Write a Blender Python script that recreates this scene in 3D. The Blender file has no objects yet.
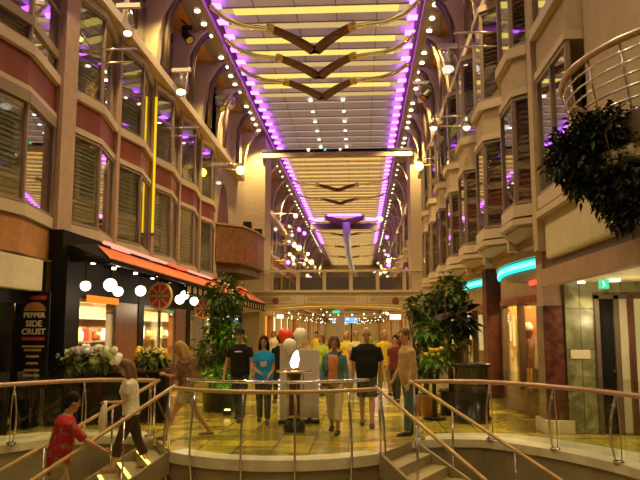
import bpy, bmesh, math, random
from mathutils import Vector, Matrix
from mathutils.geometry import tessellate_polygon
R = math.radians
scn = bpy.context.scene
col = scn.collection

# ---------------------------------------------------------------- camera, world, exposure
cam_data = bpy.data.cameras.new('camera'); cam_data.sensor_width = 36.0; cam_data.lens = 700/640*36
cam_data.clip_end = 400
cam = bpy.data.objects.new('camera', cam_data); col.objects.link(cam)
pitch = math.atan(89/700); yaw = math.atan(41*math.cos(pitch)/700)
cam.location = (0, 0, 1.75); cam.rotation_euler = (math.pi/2+pitch, 0, yaw)
scn.camera = cam
scn.view_settings.view_transform = 'Standard'; scn.view_settings.look = 'None'
scn.view_settings.gamma = 1.0; scn.view_settings.use_curve_mapping = False
scn.view_settings.exposure = -0.12
world = bpy.data.worlds.new('world'); scn.world = world; world.use_nodes = True
bgn = world.node_tree.nodes['Background']; bgn.inputs[0].default_value = (0.9, 0.6, 0.35, 1); bgn.inputs[1].default_value = 0.10
scn.cycles.max_bounces = 6; scn.cycles.diffuse_bounces = 3; scn.cycles.glossy_bounces = 3
scn.cycles.transparent_max_bounces = 16; scn.cycles.transmission_bounces = 4
scn.cycles.sample_clamp_indirect = 4.0
scn.cycles.caustics_reflective = False; scn.cycles.caustics_refractive = False

WARM = (1.0, 0.76, 0.27)
def lamp(kind, loc, energy, color=WARM, size=0.1, rot=None, spot=None, blend=0.6, sy=None):
    d = bpy.data.lights.new('lamp_light', kind); d.energy = energy; d.color = color
    if kind == 'AREA':
        d.size = size
        if sy: d.shape = 'RECTANGLE'; d.size_y = sy
    else: d.shadow_soft_size = size
    if spot: d.spot_size = R(spot); d.spot_blend = blend
    o = bpy.data.objects.new('lamp_light', d); o.location = loc
    if rot: o.rotation_euler = rot
    col.objects.link(o); return o
# the two rows of downlights in the ceiling trims: every sixth of them as a real spot
XC, XWL, XWR, ZC = -1.35, -5.9, 3.1, 11.75
for i, y in enumerate([-3, 3, 8, 13, 18, 23, 28, 34, 42, 50, 60, 72, 86, 100]):
    e = (600 if y < 10 else 1280) if y < 40 else 2000
    lamp('SPOT', (-5.05, y, 11.4), e, WARM, 0.08, (0, R(-6), 0), 125)
    lamp('SPOT', (2.35, y, 11.4), e, WARM, 0.08, (0, R(6), 0), 125)

# added unseen purple strip lights along both trims, widening the cove lights' glow
for x, s in ((-4.64, 1), (1.94, -1)):
    for y0, y1, e, c in ((-6, 100, 380, (0.40, 0.05, 1.0)),):
        lamp('AREA', (x, (y0+y1)/2, 11.56), e, c, 0.08, (0, math.pi-s*R(38), 0), sy=(y1-y0))

# ---------------------------------------------------------------- materials
MATS = {}
def mat(name, color, rough=0.6, metal=0.0, emit=None, strength=0.0, noise=0.0, nscale=6.0, spec=0.5, bump=0.0, color2=None, coat=0.0):
    m = bpy.data.materials.new(name); m.use_nodes = True; nt = m.node_tree
    b = nt.nodes['Principled BSDF']
    b.inputs['Base Color'].default_value = (*color, 1); b.inputs['Roughness'].default_value = rough
    b.inputs['Metallic'].default_value = metal; b.inputs['Specular IOR Level'].default_value = spec
    if coat: b.inputs['Coat Weight'].default_value = coat
    if emit: b.inputs['Emission Color'].default_value = (*emit, 1); b.inputs['Emission Strength'].default_value = strength
    if noise or color2 or bump:
        tc = nt.nodes.new('ShaderNodeTexCoord'); n = nt.nodes.new('ShaderNodeTexNoise')
        n.inputs['Scale'].default_value = nscale; n.inputs['Detail'].default_value = 5
        nt.links.new(tc.outputs['Object'], n.inputs['Vector'])
        if noise or color2:
            rp = nt.nodes.new('ShaderNodeValToRGB'); nt.links.new(n.outputs['Fac'], rp.inputs[0])
            c2 = color2 or tuple(c*(1-noise) for c in color); c1 = color if color2 else tuple(min(1, c*(1+noise)) for c in color)
            rp.color_ramp.elements[0].position = 0.38; rp.color_ramp.elements[0].color = (*c2, 1)
            rp.color_ramp.elements[1].position = 0.62; rp.color_ramp.elements[1].color = (*c1, 1)
            nt.links.new(rp.outputs[0], b.inputs['Base Color'])
        if bump:
            bp = nt.nodes.new('ShaderNodeBump'); bp.inputs['Strength'].default_value = bump
            nt.links.new(n.outputs['Fac'], bp.inputs['Height']); nt.links.new(bp.outputs[0], b.inputs['Normal'])
    MATS[name] = m; return m
def glow(name, color, strength):
    m = bpy.data.materials.new(name); m.use_nodes = True; nt = m.node_tree
    for n in list(nt.nodes):
        if n.type != 'OUTPUT_MATERIAL': nt.nodes.remove(n)
    e = nt.nodes.new('ShaderNodeEmission'); e.inputs[0].default_value = (*color, 1); e.inputs[1].default_value = strength
    nt.links.new(e.outputs[0], [n for n in nt.nodes if n.type == 'OUTPUT_MATERIAL'][0].inputs[0]); MATS[name] = m; return m
def glassy(name, tint, refl, rough=0.02, rcol=(1, 1, 1)):
    m = bpy.data.materials.new(name); m.use_nodes = True; nt = m.node_tree
    for n in list(nt.nodes):
        if n.type != 'OUTPUT_MATERIAL': nt.nodes.remove(n)
    out = [n for n in nt.nodes if n.type == 'OUTPUT_MATERIAL'][0]
    t = nt.nodes.new('ShaderNodeBsdfTransparent'); t.inputs[0].default_value = (*tint, 1)
    g = nt.nodes.new('ShaderNodeBsdfGlossy'); g.inputs['Roughness'].default_value = rough; g.inputs[0].default_value = (*rcol, 1)
    fa = nt.nodes.new('ShaderNodeLayerWeight'); fa.inputs[0].default_value = 0.5
    lw = nt.nodes.new('ShaderNodeMath'); lw.operation = 'POWER'; lw.inputs[1].default_value = 5.0; nt.links.new(fa.outputs['Facing'], lw.inputs[0])
    mx = nt.nodes.new('ShaderNodeMixShader'); ad = nt.nodes.new('ShaderNodeMath'); ad.operation = 'ADD'; ad.use_clamp = True
    ad.inputs[1].default_value = refl; nt.links.new(lw.outputs[0], ad.inputs[0])
    nt.links.new(ad.outputs[0], mx.inputs[0]); nt.links.new(t.outputs[0], mx.inputs[1]); nt.links.new(g.outputs[0], mx.inputs[2])
    nt.links.new(mx.outputs[0], out.inputs[0]); MATS[name] = m; return m
def stripes(name, c1, c2, axis, scale, width=0.5, rough=0.5, metal=0.0, noise=None):
    """hard stripes along an object axis (louvres, slats)"""
    m = bpy.data.materials.new(name); m.use_nodes = True; nt = m.node_tree; b = nt.nodes['Principled BSDF']
    b.inputs['Roughness'].default_value = rough; b.inputs['Metallic'].default_value = metal
    tc = nt.nodes.new('ShaderNodeTexCoord'); sx = nt.nodes.new('ShaderNodeSeparateXYZ'); nt.links.new(tc.outputs['Object'], sx.inputs[0])
    mu = nt.nodes.new('ShaderNodeMath'); mu.operation = 'MULTIPLY'; mu.inputs[1].default_value = scale; nt.links.new(sx.outputs[axis], mu.inputs[0])
    fr = nt.nodes.new('ShaderNodeMath'); fr.operation = 'FRACT'; nt.links.new(mu.outputs[0], fr.inputs[0])
    gt = nt.nodes.new('ShaderNodeMath'); gt.operation = 'GREATER_THAN'; gt.inputs[1].default_value = width; nt.links.new(fr.outputs[0], gt.inputs[0])
    mx = nt.nodes.new('ShaderNodeMix'); mx.data_type = 'RGBA'; nt.links.new(gt.outputs[0], mx.inputs[0])
    mx.inputs[6].default_value = (*c1, 1); mx.inputs[7].default_value = (*c2, 1); nt.links.new(mx.outputs[2], b.inputs['Base Color'])
    MATS[name] = m; return m
def tiles(name, ca, cb, cm, size, rough=0.2, mortar=0.01, veins=0.5, vscale=1.3, plane='xy', cv=None):
    """stone tiles: brick texture for the joints, noise for the cloudy stone"""
    m = bpy.data.materials.new(name); m.use_nodes = True; nt = m.node_tree; b = nt.nodes['Principled BSDF']
    b.inputs['Roughness'].default_value = rough
    tc = nt.nodes.new('ShaderNodeTexCoord'); mp = nt.nodes.new('ShaderNodeMapping')
    if plane == 'xz': mp.inputs['Rotation'].default_value = (R(90), 0, 0)
    if plane == 'yz': mp.inputs['Rotation'].default_value = (0, R(90), 0)
    nt.links.new(tc.outputs['Object'], mp.inputs['Vector'])
    br = nt.nodes.new('ShaderNodeTexBrick'); br.offset = 0.0; br.inputs['Scale'].default_value = 1.0
    br.inputs['Brick Width'].default_value = size; br.inputs['Row Height'].default_value = size
    br.inputs['Mortar Size'].default_value = mortar; br.inputs['Mortar'].default_value = (*cm, 1)
    br.inputs['Color1'].default_value = (*ca, 1); br.inputs['Color2'].default_value = (*cb, 1); br.inputs['Bias'].default_value = -0.1
    nt.links.new(mp.outputs[0], br.inputs['Vector'])
    n = nt.nodes.new('ShaderNodeTexNoise'); n.inputs['Scale'].default_value = vscale; n.inputs['Detail'].default_value = 8; n.inputs['Distortion'].default_value = 1.2
    nt.links.new(tc.outputs['Object'], n.inputs['Vector'])
    rp = nt.nodes.new('ShaderNodeValToRGB'); rp.color_ramp.elements[0].position = 0.42; rp.color_ramp.elements[1].position = 0.6
    rp.color_ramp.elements[0].color = (*(cv or tuple(c*0.4 for c in ca)), 1); rp.color_ramp.elements[1].color = (1, 1, 1, 1)
    nt.links.new(n.outputs['Fac'], rp.inputs[0])
    mx = nt.nodes.new('ShaderNodeMix'); mx.data_type = 'RGBA'; mx.blend_type = 'MULTIPLY'; mx.inputs[0].default_value = veins
    nt.links.new(br.outputs['Color'], mx.inputs[6]); nt.links.new(rp.outputs[0], mx.inputs[7]); nt.links.new(mx.outputs[2], b.inputs['Base Color'])
    MATS[name] = m; return m
M = MATS
mat('tan', (0.47, 0.36, 0.24), 0.7, noise=0.06); mat('tan_dark', (0.36, 0.23, 0.14), 0.7, noise=0.08)
mat('pink_tan', (0.42, 0.27, 0.20), 0.65, noise=0.06); mat('cream', (0.66, 0.56, 0.40), 0.6, noise=0.05)
mat('orange_tan', (0.46, 0.20, 0.07), 0.6, noise=0.1); mat('spandrel_red', (0.24, 0.045, 0.016), 0.55, noise=0.15, nscale=2)
mat('frame', (0.27, 0.19, 0.14), 0.5); mat('dark_frame', (0.10, 0.065, 0.05), 0.5); mat('sill', (0.55, 0.43, 0.33), 0.6)
mat('brown_trim', (0.12, 0.075, 0.045), 0.5); mat('black', (0.010, 0.008, 0.008), 0.6, spec=0.12); mat('black_gloss', (0.012, 0.010, 0.010), 0.2)
mat('brass', (0.75, 0.52, 0.25), 0.22, 1.0); mat('chrome', (0.75, 0.72, 0.68), 0.15, 1.0); mat('rail_wood', (0.52, 0.33, 0.14), 0.3, noise=0.1, nscale=14, coat=0.4)
mat('rail_pink', (0.50, 0.27, 0.17), 0.28, noise=0.1, nscale=14, coat=0.4)
mat('walnut', (0.11, 0.026, 0.014), 0.6, noise=0.25, nscale=9); mat('balcony_wood', (0.20, 0.075, 0.03), 0.5, noise=0.2, nscale=5); mat('red_wood', (0.24, 0.06, 0.03), 0.4, noise=0.2, nscale=5)
mat('dark_red_marble', (0.11, 0.032, 0.020), 0.22, noise=0.4, nscale=7)
mat('white', (0.80, 0.78, 0.74), 0.5); mat('panel_grey', (0.55, 0.47, 0.50), 0.45, noise=0.04); mat('panel_glow_near', (0.50, 0.40, 0.46), 0.45, emit=(1.0, 0.72, 0.76), strength=0.12); mat('panel_glow_mid', (0.42, 0.34, 0.40), 0.45, emit=(1.0, 0.76, 0.84), strength=0.09); mat('panel_glow_gold', (0.40, 0.27, 0.16), 0.45, emit=(1.0, 0.50, 0.16), strength=0.30)  # ceiling panels emit faintly, standing in for light thrown on them
mat('trim_metal', (0.20, 0.14, 0.09), 0.4, 0.3); mat('room_dark', (0.06, 0.045, 0.035), 0.9); mat('room_warm', (0.30, 0.22, 0.12), 0.9, noise=0.3, nscale=1.5)
mat('leaf', (0.15, 0.21, 0.035), 0.5, color2=(0.035, 0.075, 0.014), nscale=6); mat('leaf_dark', (0.018, 0.028, 0.010), 0.6, color2=(0.008, 0.014, 0.006), nscale=5)
mat('leaf_bright', (0.18, 0.40, 0.03), 0.45, color2=(0.07, 0.18, 0.015), nscale=6); mat('bark', (0.10, 0.06, 0.035), 0.8, noise=0.3, nscale=20, bump=0.4)
mat('soil', (0.03, 0.02, 0.012), 0.95, noise=0.3, nscale=30)
mat('awning_orange', (0.55, 0.13, 0.025), 0.7, noise=0.1); mat('sign_red', (0.42, 0.035, 0.02), 0.5); mat('gold', (0.70, 0.48, 0.16), 0.4, 0.3)
tiles('floor_marble', (0.80, 0.62, 0.09), (0.36, 0.30, 0.07), (0.14, 0.11, 0.03), 0.55, rough=0.14, veins=0.6, vscale=0.9, cv=(0.28, 0.27, 0.2))
tiles('green_marble', (0.36, 0.33, 0.18), (0.30, 0.27, 0.14), (0.16, 0.13, 0.07), 0.7, rough=0.25, veins=0.6, vscale=2.5, plane='xz')
mat('coping', (0.66, 0.60, 0.44), 0.3, noise=0.12, nscale=3); mat('well_stone', (0.30, 0.24, 0.14), 0.5, noise=0.12, nscale=2)
mat('step_stone', (0.34, 0.27, 0.14), 0.35, noise=0.15, nscale=4)
glassy('pane', (0.92, 0.90, 0.86), 0.16); glassy('pane_side', (0.85, 0.83, 0.8), 0.38)
glassy('rail_glass', (0.90, 0.92, 0.88), 0.03); glassy('shop_glass', (0.95, 0.93, 0.88), 0.02); glassy('bulb_glass', (0.9, 0.9, 0.9), 0.15)
stripes('louver_green', (0.30, 0.36, 0.24), (0.50, 0.54, 0.40), 2, 9, 0.5); stripes('louver_brown', (0.09, 0.055, 0.04), (0.26, 0.165, 0.11), 2, 9, 0.55)
stripes('curtain_pale', (0.66, 0.57, 0.44), (0.56, 0.48, 0.36), 1, 7, 0.5)
glow('purple_glow', (0.44, 0.08, 1.0), 11.0); glow('strip_amber', (1.0, 0.60, 0.16), 1.0); glow('strip_dim', (1.0, 0.66, 0.24), 0.75); glow('strip_faint', (1.0, 0.75, 0.55), 0.45); glow('amber_glow', (1.0, 0.50, 0.10), 1.5); glow('yellow_glow', (1.0, 0.74, 0.16), 1.25); glow('led_yellow', (1.0, 0.60, 0.01), 1.2); glow('dim_glow', (0.8, 0.45, 0.25), 0.55)
glow('lamp_white', (1.0, 0.90, 0.66), 7.0); glow('bulb_small', (1.0, 0.78, 0.36), 3.0); glow('globe_white', (1.0, 0.88, 0.62), 4.5); glow('lamp_yellow', (1.0, 0.66, 0.08), 14.0); glow('bulb_warm', (1.0, 0.75, 0.25), 9.0)
glow('neon_red', (1.0, 0.06, 0.03), 3.0); glow('neon_pink', (1.0, 0.25, 0.17), 2.2); glow('neon_cyan', (0.03, 0.95, 0.75), 1.7); glow('neon_cyan_core', (0.35, 1.0, 0.85), 1.6)
glow('exit_green', (0.08, 0.85, 0.40), 1.1); glow('step_glow', (1.0, 0.80, 0.12), 3.5); glow('shop_glow', (1.0, 0.74, 0.26), 2.0); glow('orange_glow', (1.0, 0.28, 0.03), 1.2)
glow('door_glow_yellow', (0.95, 0.70, 0.22), 0.5); glow('screen_blue', (0.25, 0.45, 1.0), 1.6); glow('white_sign', (1.0, 0.95, 0.8), 1.3); glow('sculpt_glow', (1.0, 0.93, 0.75), 4.0)
mat('pale_flower', (0.68, 0.66, 0.40), 0.7, color2=(0.45, 0.50, 0.22), nscale=30); mat('lilac_flower', (0.42, 0.36, 0.40), 0.7, noise=0.2, nscale=30)
mat('yellow_flower', (0.80, 0.55, 0.04), 0.6, noise=0.2, nscale=30)
def cloth(name, c, **k): return mat(name, c, 0.85, noise=k.pop('noise', 0.12), nscale=k.pop('nscale', 18), spec=0.2, **k)

# ---------------------------------------------------------------- geometry helpers
class MB:
    def __init__(s): s.v = []; s.f = []; s.mi = []; s.cur = 0
    def add(s, vs, fs):
        n = len(s.v); s.v += [Vector(v) for v in vs]
        for f in fs: s.f.append([n+i for i in f]); s.mi.append(s.cur)
        return s
    def box(s, x0, x1, y0, y1, z0, z1):
        return s.add([(x, y, z) for x in (x0, x1) for y in (y0, y1) for z in (z0, z1)],
                     [(0, 1, 3, 2), (4, 6, 7, 5), (0, 4, 5, 1), (2, 3, 7, 6), (0, 2, 6, 4), (1, 5, 7, 3)])
    def bar(s, a, b, w, h, up=(0, 0, 1)):
        a, b = Vector(a), Vector(b); d = (b-a).normalized(); x = d.cross(Vector(up)).normalized(); z = x.cross(d)
        vs = [p+x*(i*w/2)+z*(j*h/2) for p in (a, b) for i, j in ((-1, -1), (1, -1), (1, 1), (-1, 1))]
        return s.add(vs, [(0, 3, 2, 1), (4, 5, 6, 7), (0, 1, 5, 4), (1, 2, 6, 5), (2, 3, 7, 6), (3, 0, 4, 7)])
    def prism(s, poly, z0, z1):
        n = len(poly); vs = [(x, y, z0) for x, y in poly]+[(x, y, z1) for x, y in poly]
        return s.add(vs, [tuple(range(n))[::-1], tuple(range(n, 2*n))]+[(i, (i+1) % n, n+(i+1) % n, n+i) for i in range(n)])
    def extrude(s, poly3, vec):
        n = len(poly3); vec = Vector(vec); a = [Vector(p) for p in poly3]
        return s.add(a+[p+vec for p in a], [tuple(range(n))[::-1], tuple(range(n, 2*n))]+[(i, (i+1) % n, n+(i+1) % n, n+i) for i in range(n)])
    def rings(s, rr, cap=True, closed=False):
        n = len(rr[0]); base = len(s.v); fs = []
        vs = [p for r in rr for p in r]; m = len(rr)
        for k in range(m if closed else m-1):
            a, b = k*n, ((k+1) % m)*n
            for i in range(n): fs.append((a+i, a+(i+1) % n, b+(i+1) % n, b+i))
        if cap and not closed: fs += [tuple(range(n))[::-1], tuple(range((m-1)*n, m*n))]
        return s.add(vs, fs)
    def tube(s, pts, r, n=8, closed=False, flat=1.0):
        pts = [Vector(p) for p in pts]; m = len(pts); rr = []
        rs = r if isinstance(r, (list, tuple)) else [r]*m; x = None
        for i, p in enumerate(pts):
            if closed: d = pts[(i+1) % m]-pts[i-1]
            else: d = pts[min(i+1, m-1)]-pts[max(i-1, 0)]
            d.normalize()
            if x is None: x = d.orthogonal().normalized() if abs(d.z) > 0.9 else d.cross(Vector((0, 0, 1))).normalized()
            else:
                x = (x-d*x.dot(d)); x = x.normalized() if x.length > 1e-6 else d.orthogonal().normalized()
            y = d.cross(x)
            rr.append([p+(x*math.cos(2*math.pi*k/n)+y*flat*math.sin(2*math.pi*k/n))*rs[i] for k in range(n)])
        return s.rings(rr, closed=closed)
    def lathe(s, prof, c=(0, 0, 0), n=20):
        c = Vector(c)
        return s.rings([[c+Vector((r*math.cos(2*math.pi*k/n), r*math.sin(2*math.pi*k/n), z)) for k in range(n)] for r, z in prof])
    def ball(s, c, r, n=14, m=9, sc=(1, 1, 1)):
        c = Vector(c); rr = []
        for j in range(m+1):
            t = math.pi*(0.04+0.92*j/m)
            rr.append([c+Vector((r*sc[0]*math.sin(t)*math.cos(2*math.pi*k/n), r*sc[1]*math.sin(t)*math.sin(2*math.pi*k/n), -r*sc[2]*math.cos(t))) for k in range(n)])
        return s.rings(rr)
    def disc(s, c, r, axis, depth, n=24):
        c = Vector(c); a = Vector(axis).normalized(); x = a.orthogonal().normalized(); y = a.cross(x)
        return s.rings([[c+a*d+(x*math.cos(2*math.pi*k/n)+y*math.sin(2*math.pi*k/n))*r for k in range(n)] for d in (-depth/2, depth/2)])
    def sheet(s, path, z0, z1, th=0.012):
        """vertical sheet of some thickness along a plan path"""
        for a, b in zip(path, path[1:]):
            d = (Vector(b)-Vector(a)).normalized(); nrm = Vector((-d.y, d.x))*th/2
            s.prism([tuple(Vector(a)-nrm), tuple(Vector(b)-nrm), tuple(Vector(b)+nrm), tuple(Vector(a)+nrm)], z0, z1)
        return s
    def leaf(s, p, d, w, l, droop=0.2):
        d = Vector(d).normalized(); x = d.cross(Vector((0, 0, 1)))
        if x.length < 0.05: x = Vector((1, 0, 0))
        x.normalize(); p = Vector(p); tip = p+d*l-Vector((0, 0, droop*l)); mid = p+d*l*0.5+Vector((0, 0, 0.06*l))
        return s.add([p, mid-x*w/2, tip, mid+x*w/2], [(0, 1, 2, 3)])
    def build(s, name, m, parent=None, smooth=False, bevel=0.0, **props):
        me = bpy.data.meshes.new(name)
        if parent is None:
            xs = [v.x for v in s.v]; ys = [v.y for v in s.v]; zs = [v.z for v in s.v]
            off = Vector(((min(xs)+max(xs))/2, (min(ys)+max(ys))/2, min(zs)))
        else: off = world_loc(parent)
        me.from_pydata([v-off for v in s.v], [], s.f); ms = m if isinstance(m, (list, tuple)) else [m]
        for q in ms: me.materials.append(M[q] if isinstance(q, str) else q)
        for p, i in zip(me.polygons, s.mi): p.material_index = i; p.use_smooth = smooth
        bm = bmesh.new(); bm.from_mesh(me); bmesh.ops.recalc_face_normals(bm, faces=bm.faces); bm.to_mesh(me); bm.free()
        o = bpy.data.objects.new(name, me); col.objects.link(o)
        if parent: o.parent = parent
        else: o.location = off
        if bevel:
            b = o.modifiers.new('bevel', 'BEVEL'); b.width = bevel; b.segments = 2; b.limit_method = 'ANGLE'
        for k, v in props.items(): o[k] = v
        return o
def world_loc(o):
    l = Vector((0, 0, 0))
    while o: l += o.location; o = o.parent
    return l
def thing(name, label, cat, loc=(0, 0, 0), group=None):
    o = bpy.data.objects.new(name, None); o.empty_display_size = 0.1; col.objects.link(o); o.location = loc
    o['label'] = label; o['category'] = cat
    if group: o['group'] = group
    return o
def tag(o, label, cat, group=None):
    o['label'] = label; o['category'] = cat
    if group: o['group'] = group
    return o
def children(o): return [c for c in bpy.data.objects if c.parent == o]
def copy_tree(o, parent=None, kids=None):
    c = o.copy(); col.objects.link(c)
    if parent: c.parent = parent
    for ch in (kids if kids is not None else list(o.children)): copy_tree(ch, c)
    return c
def dup(o, loc, label=None, rz=None):
    c = copy_tree(o); c.location = loc
    if label: c['label'] = label
    if rz is not None: c.rotation_euler = (0, 0, rz)
    return c
S = dict(kind='structure')
wn = [0]
def ordinal(i): return ['first', 'second', 'third', 'fourth', 'fifth', 'sixth', 'seventh', 'eighth', 'ninth', 'tenth', 'eleventh', 'twelfth', 'thirteenth', 'fourteenth', 'fifteenth', 'sixteenth'][i]

# ================================================================ THE SETTING
# ---------------------------------------------------------------- floor with the round well, bulging landing in its far side
WC = Vector((-1.3, 7.7)); WR = 5.0
LC = Vector((-1.25, 11.72)); LR = 2.12
def circ(c, r, a): return (c.x+r*math.cos(R(a)), c.y+r*math.sin(R(a)))
IN0, IND = Vector((0.27, 10.2)), Vector((0.65, -0.76))
OUT0, OUTD = Vector((0.80, 11.35)), Vector((0.79, -0.61))
def mir(p): return (-2.5-p[0], p[1]) if not isinstance(p, Vector) or len(p) == 2 else Vector((-2.5-p.x, p.y, p.z))
a_end = math.degrees(math.atan2(10.2-LC.y, 0.27-LC.x))            # about -45
lip = [circ(LC, LR, a) for a in [(-180-a_end)+(a_end-(-180-a_end))*i/20 for i in range(21)]]   # left end to right end
right_edge = [tuple(OUT0), (1.35, 11.52), (1.9, 11.50)]
a0 = math.degrees(math.atan2(11.5-WC.y, 1.9-WC.x))
ring = [circ(WC, WR, a0-(a0+180+a0)*i/60) for i in range(61)]      # round by the near side to the mirrored point
left_edge = [mir(p) for p in right_edge][::-1]
hole = lip+right_edge+ring[1:-1]+left_edge
FX0, FX1, FY0, FY1 = -9.0, 7.5, -8.0, 112.0
outer = [(FX0, FY0), (FX1, FY0), (FX1, FY1), (FX0, FY1)]
allp = [Vector((x, y, 0)) for x, y in outer]+[Vector((x, y, 0)) for x, y in hole]
tris = tessellate_polygon([[Vector((x, y, 0)) for x, y in outer], [Vector((x, y, 0)) for x, y in hole]])
b = MB(); b.add(allp, tris)
b.build('floor', 'floor_marble', **S)
# wall of the well, rim and lower floor
ZL = -1.65
b = MB(); n = len(hole)
b.add([(x, y, ZL) for x, y in hole]+[(x, y, -0.02) for x, y in hole], [(i, (i+1) % n, n+(i+1) % n, n+i) for i in range(n)])
b.build('wall_well', 'well_stone', **S)
b = MB(); b.prism([circ(WC, 5.6, a*6) for a in range(60)], ZL-0.1, ZL); b.build('floor_lower', 'step_stone', **S)
def rim(path, w_in, w_out, z0, z1, cen):
    b = MB(); rr = []
    for x, y in path:
        d = (Vector((x, y))-cen).normalized()
        i = Vector((x, y))-d*w_in; o = Vector((x, y))+d*w_out
        rr.append([Vector((i.x, i.y, z0)), Vector((o.x, o.y, z0)), Vector((o.x, o.y, z1)), Vector((i.x, i.y, z1))])
    return b.rings(rr)
rim(right_edge+ring[1:-1]+left_edge, 0.04, 0.85, -0.10, 0.02, WC).build('trim_1', 'coping', **S)
rim(lip, 0.30, 0.05, -0.13, 0.015, LC).build('trim_2', 'coping', **S)

# ---------------------------------------------------------------- ceiling: louvre panels under lit strips
def ceiling():
    top = MB(); top.box(-5.2, 2.5, -8, 110, ZC+0.62, ZC+0.72)
    c = top.build('ceiling', 'tan_dark', **S)
    pans = [MB(), MB(), MB()]; strips = [MB(), MB(), MB(), MB()]; dark = MB()
    y = -7.6; k = 0
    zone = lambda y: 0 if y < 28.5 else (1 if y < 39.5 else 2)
    while y < 109:
        z = ZC+0.02; zn = zone(y)
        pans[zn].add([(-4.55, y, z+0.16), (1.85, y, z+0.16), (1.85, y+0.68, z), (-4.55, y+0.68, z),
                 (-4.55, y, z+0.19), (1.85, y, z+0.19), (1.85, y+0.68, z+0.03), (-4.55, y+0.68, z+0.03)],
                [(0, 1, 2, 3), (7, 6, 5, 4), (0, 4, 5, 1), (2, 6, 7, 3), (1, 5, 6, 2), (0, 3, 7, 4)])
        dark.box(-4.55, 1.85, y+0.68, y+0.72, z-0.015, z+0.06)
        st = 2 if zn == 1 else (0 if k % 3 != 1 else 1); w = (0.40, 0.34, 0.10)[st]; st = 3 if zn == 2 and st == 0 else st
        strips[st].box(-3.95, 1.25, y+0.73, y+0.73+w, z-0.06, z-0.03)
        if st != 2:                                                  # shorter dimmer ends of every luminous strip
            strips[1].box(-4.35, -3.95, y+0.73, y+0.73+w*0.8, z-0.06, z-0.03); strips[1].box(1.25, 1.65, y+0.73, y+0.73+w*0.8, z-0.06, z-0.03)
        y += 1.15; k += 1
    for x in (-3.27, -1.99, -0.71, 0.57): dark.box(x-0.012, x+0.012, -7.6, 109, ZC-0.02, ZC+0.0)
    for b, m in zip(pans, ('panel_glow_near', 'panel_glow_mid', 'panel_glow_gold')): b.build('ceiling_panel', m, c, **S)  # panel emission imitates received light, tinted by zone
    for b, m in zip(strips, ('yellow_glow', 'strip_dim', 'strip_faint', 'strip_amber')): b.build('light_strip', m, c, **S)
    dark.build('panel_seam', 'brown_trim', c, **S)
    for sx, nm in ((-1, 'left'), (1, 'right')):
        x = -5.05 if sx < 0 else 2.35; t = MB()
        t.box(x-0.30, x+0.30, -8, 110, ZC-0.10, ZC+0.6)
        t.box(x-0.36, x-0.26, -8, 110, ZC-0.18, ZC-0.04); t.box(x+0.26, x+0.36, -8, 110, ZC-0.18, ZC-0.04)
        t.build('ceiling_trim', 'trim_metal', c, **S)
ceiling()
# purple cove lights at the ends of every panel, round downlights in the trims
p0 = None; dl0 = None
def cove_and_downlights():
    for sx, x, side in ((-1, -4.42, 'left'), (1, 1.72, 'right')):
        g = 'purple cove lights along the %s ceiling edge' % side
        b = MB(); b.box(x-0.16, x+0.16, 0, 0.30, ZC-0.10, ZC-0.05)
        o = b.build('cove_light', 'purple_glow'); tag(o, 'small purple cove light at a ceiling panel end along the %s ceiling edge' % side, 'light', g)
        y0 = -7.6+0.25+1.15*8; o.location.y = y0+0.13
        for k in range(1, 70 if sx < 0 else 70):
            c = o.copy(); col.objects.link(c); c.location.y = y0+1.15*k+0.13
    for x, side in ((-5.05, 'left'), (2.35, 'right')):
        g = 'round downlights in the %s ceiling trim' % side
        b = MB(); b.disc((x, 0, ZC-0.12), 0.085, (0, 0, 1), 0.04, 14)
        o = b.build('downlight', 'lamp_white'); tag(o, 'small round white downlight in the metal trim along the %s ceiling edge' % side, 'light', g)
        y = 13.0; first = True
        while y < 92:
            if int((y-13)/5.2) % 1 == 0 and ((y-13) % 5.6) < 4.7:
                c = o if first else o.copy()
                if not first: col.objects.link(c)
                first = False; c.location.y = y; c.scale = (1, 1, 1) if y < 38 else (0.6, 0.6, 0.6)
            y += 0.95 if y < 38 else 1.5
cove_and_downlights()
b = MB(); b.disc((-2.15, 29.6, ZC-0.02), 0.07, (0, 0, 1), 0.04, 12); o = tag(b.build('downlight', 'lamp_white'), 'small white downlight in two rows on the grey middle stretch of the ceiling', 'light', 'downlights on the grey ceiling stretch')
for i in range(1, 12):
    c = o.copy(); col.objects.link(c); c.location = (-2.15 if i < 6 else -0.72, 29.75+1.6*(i % 6), ZC-0.04)
o.location.y = 29.75

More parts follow.
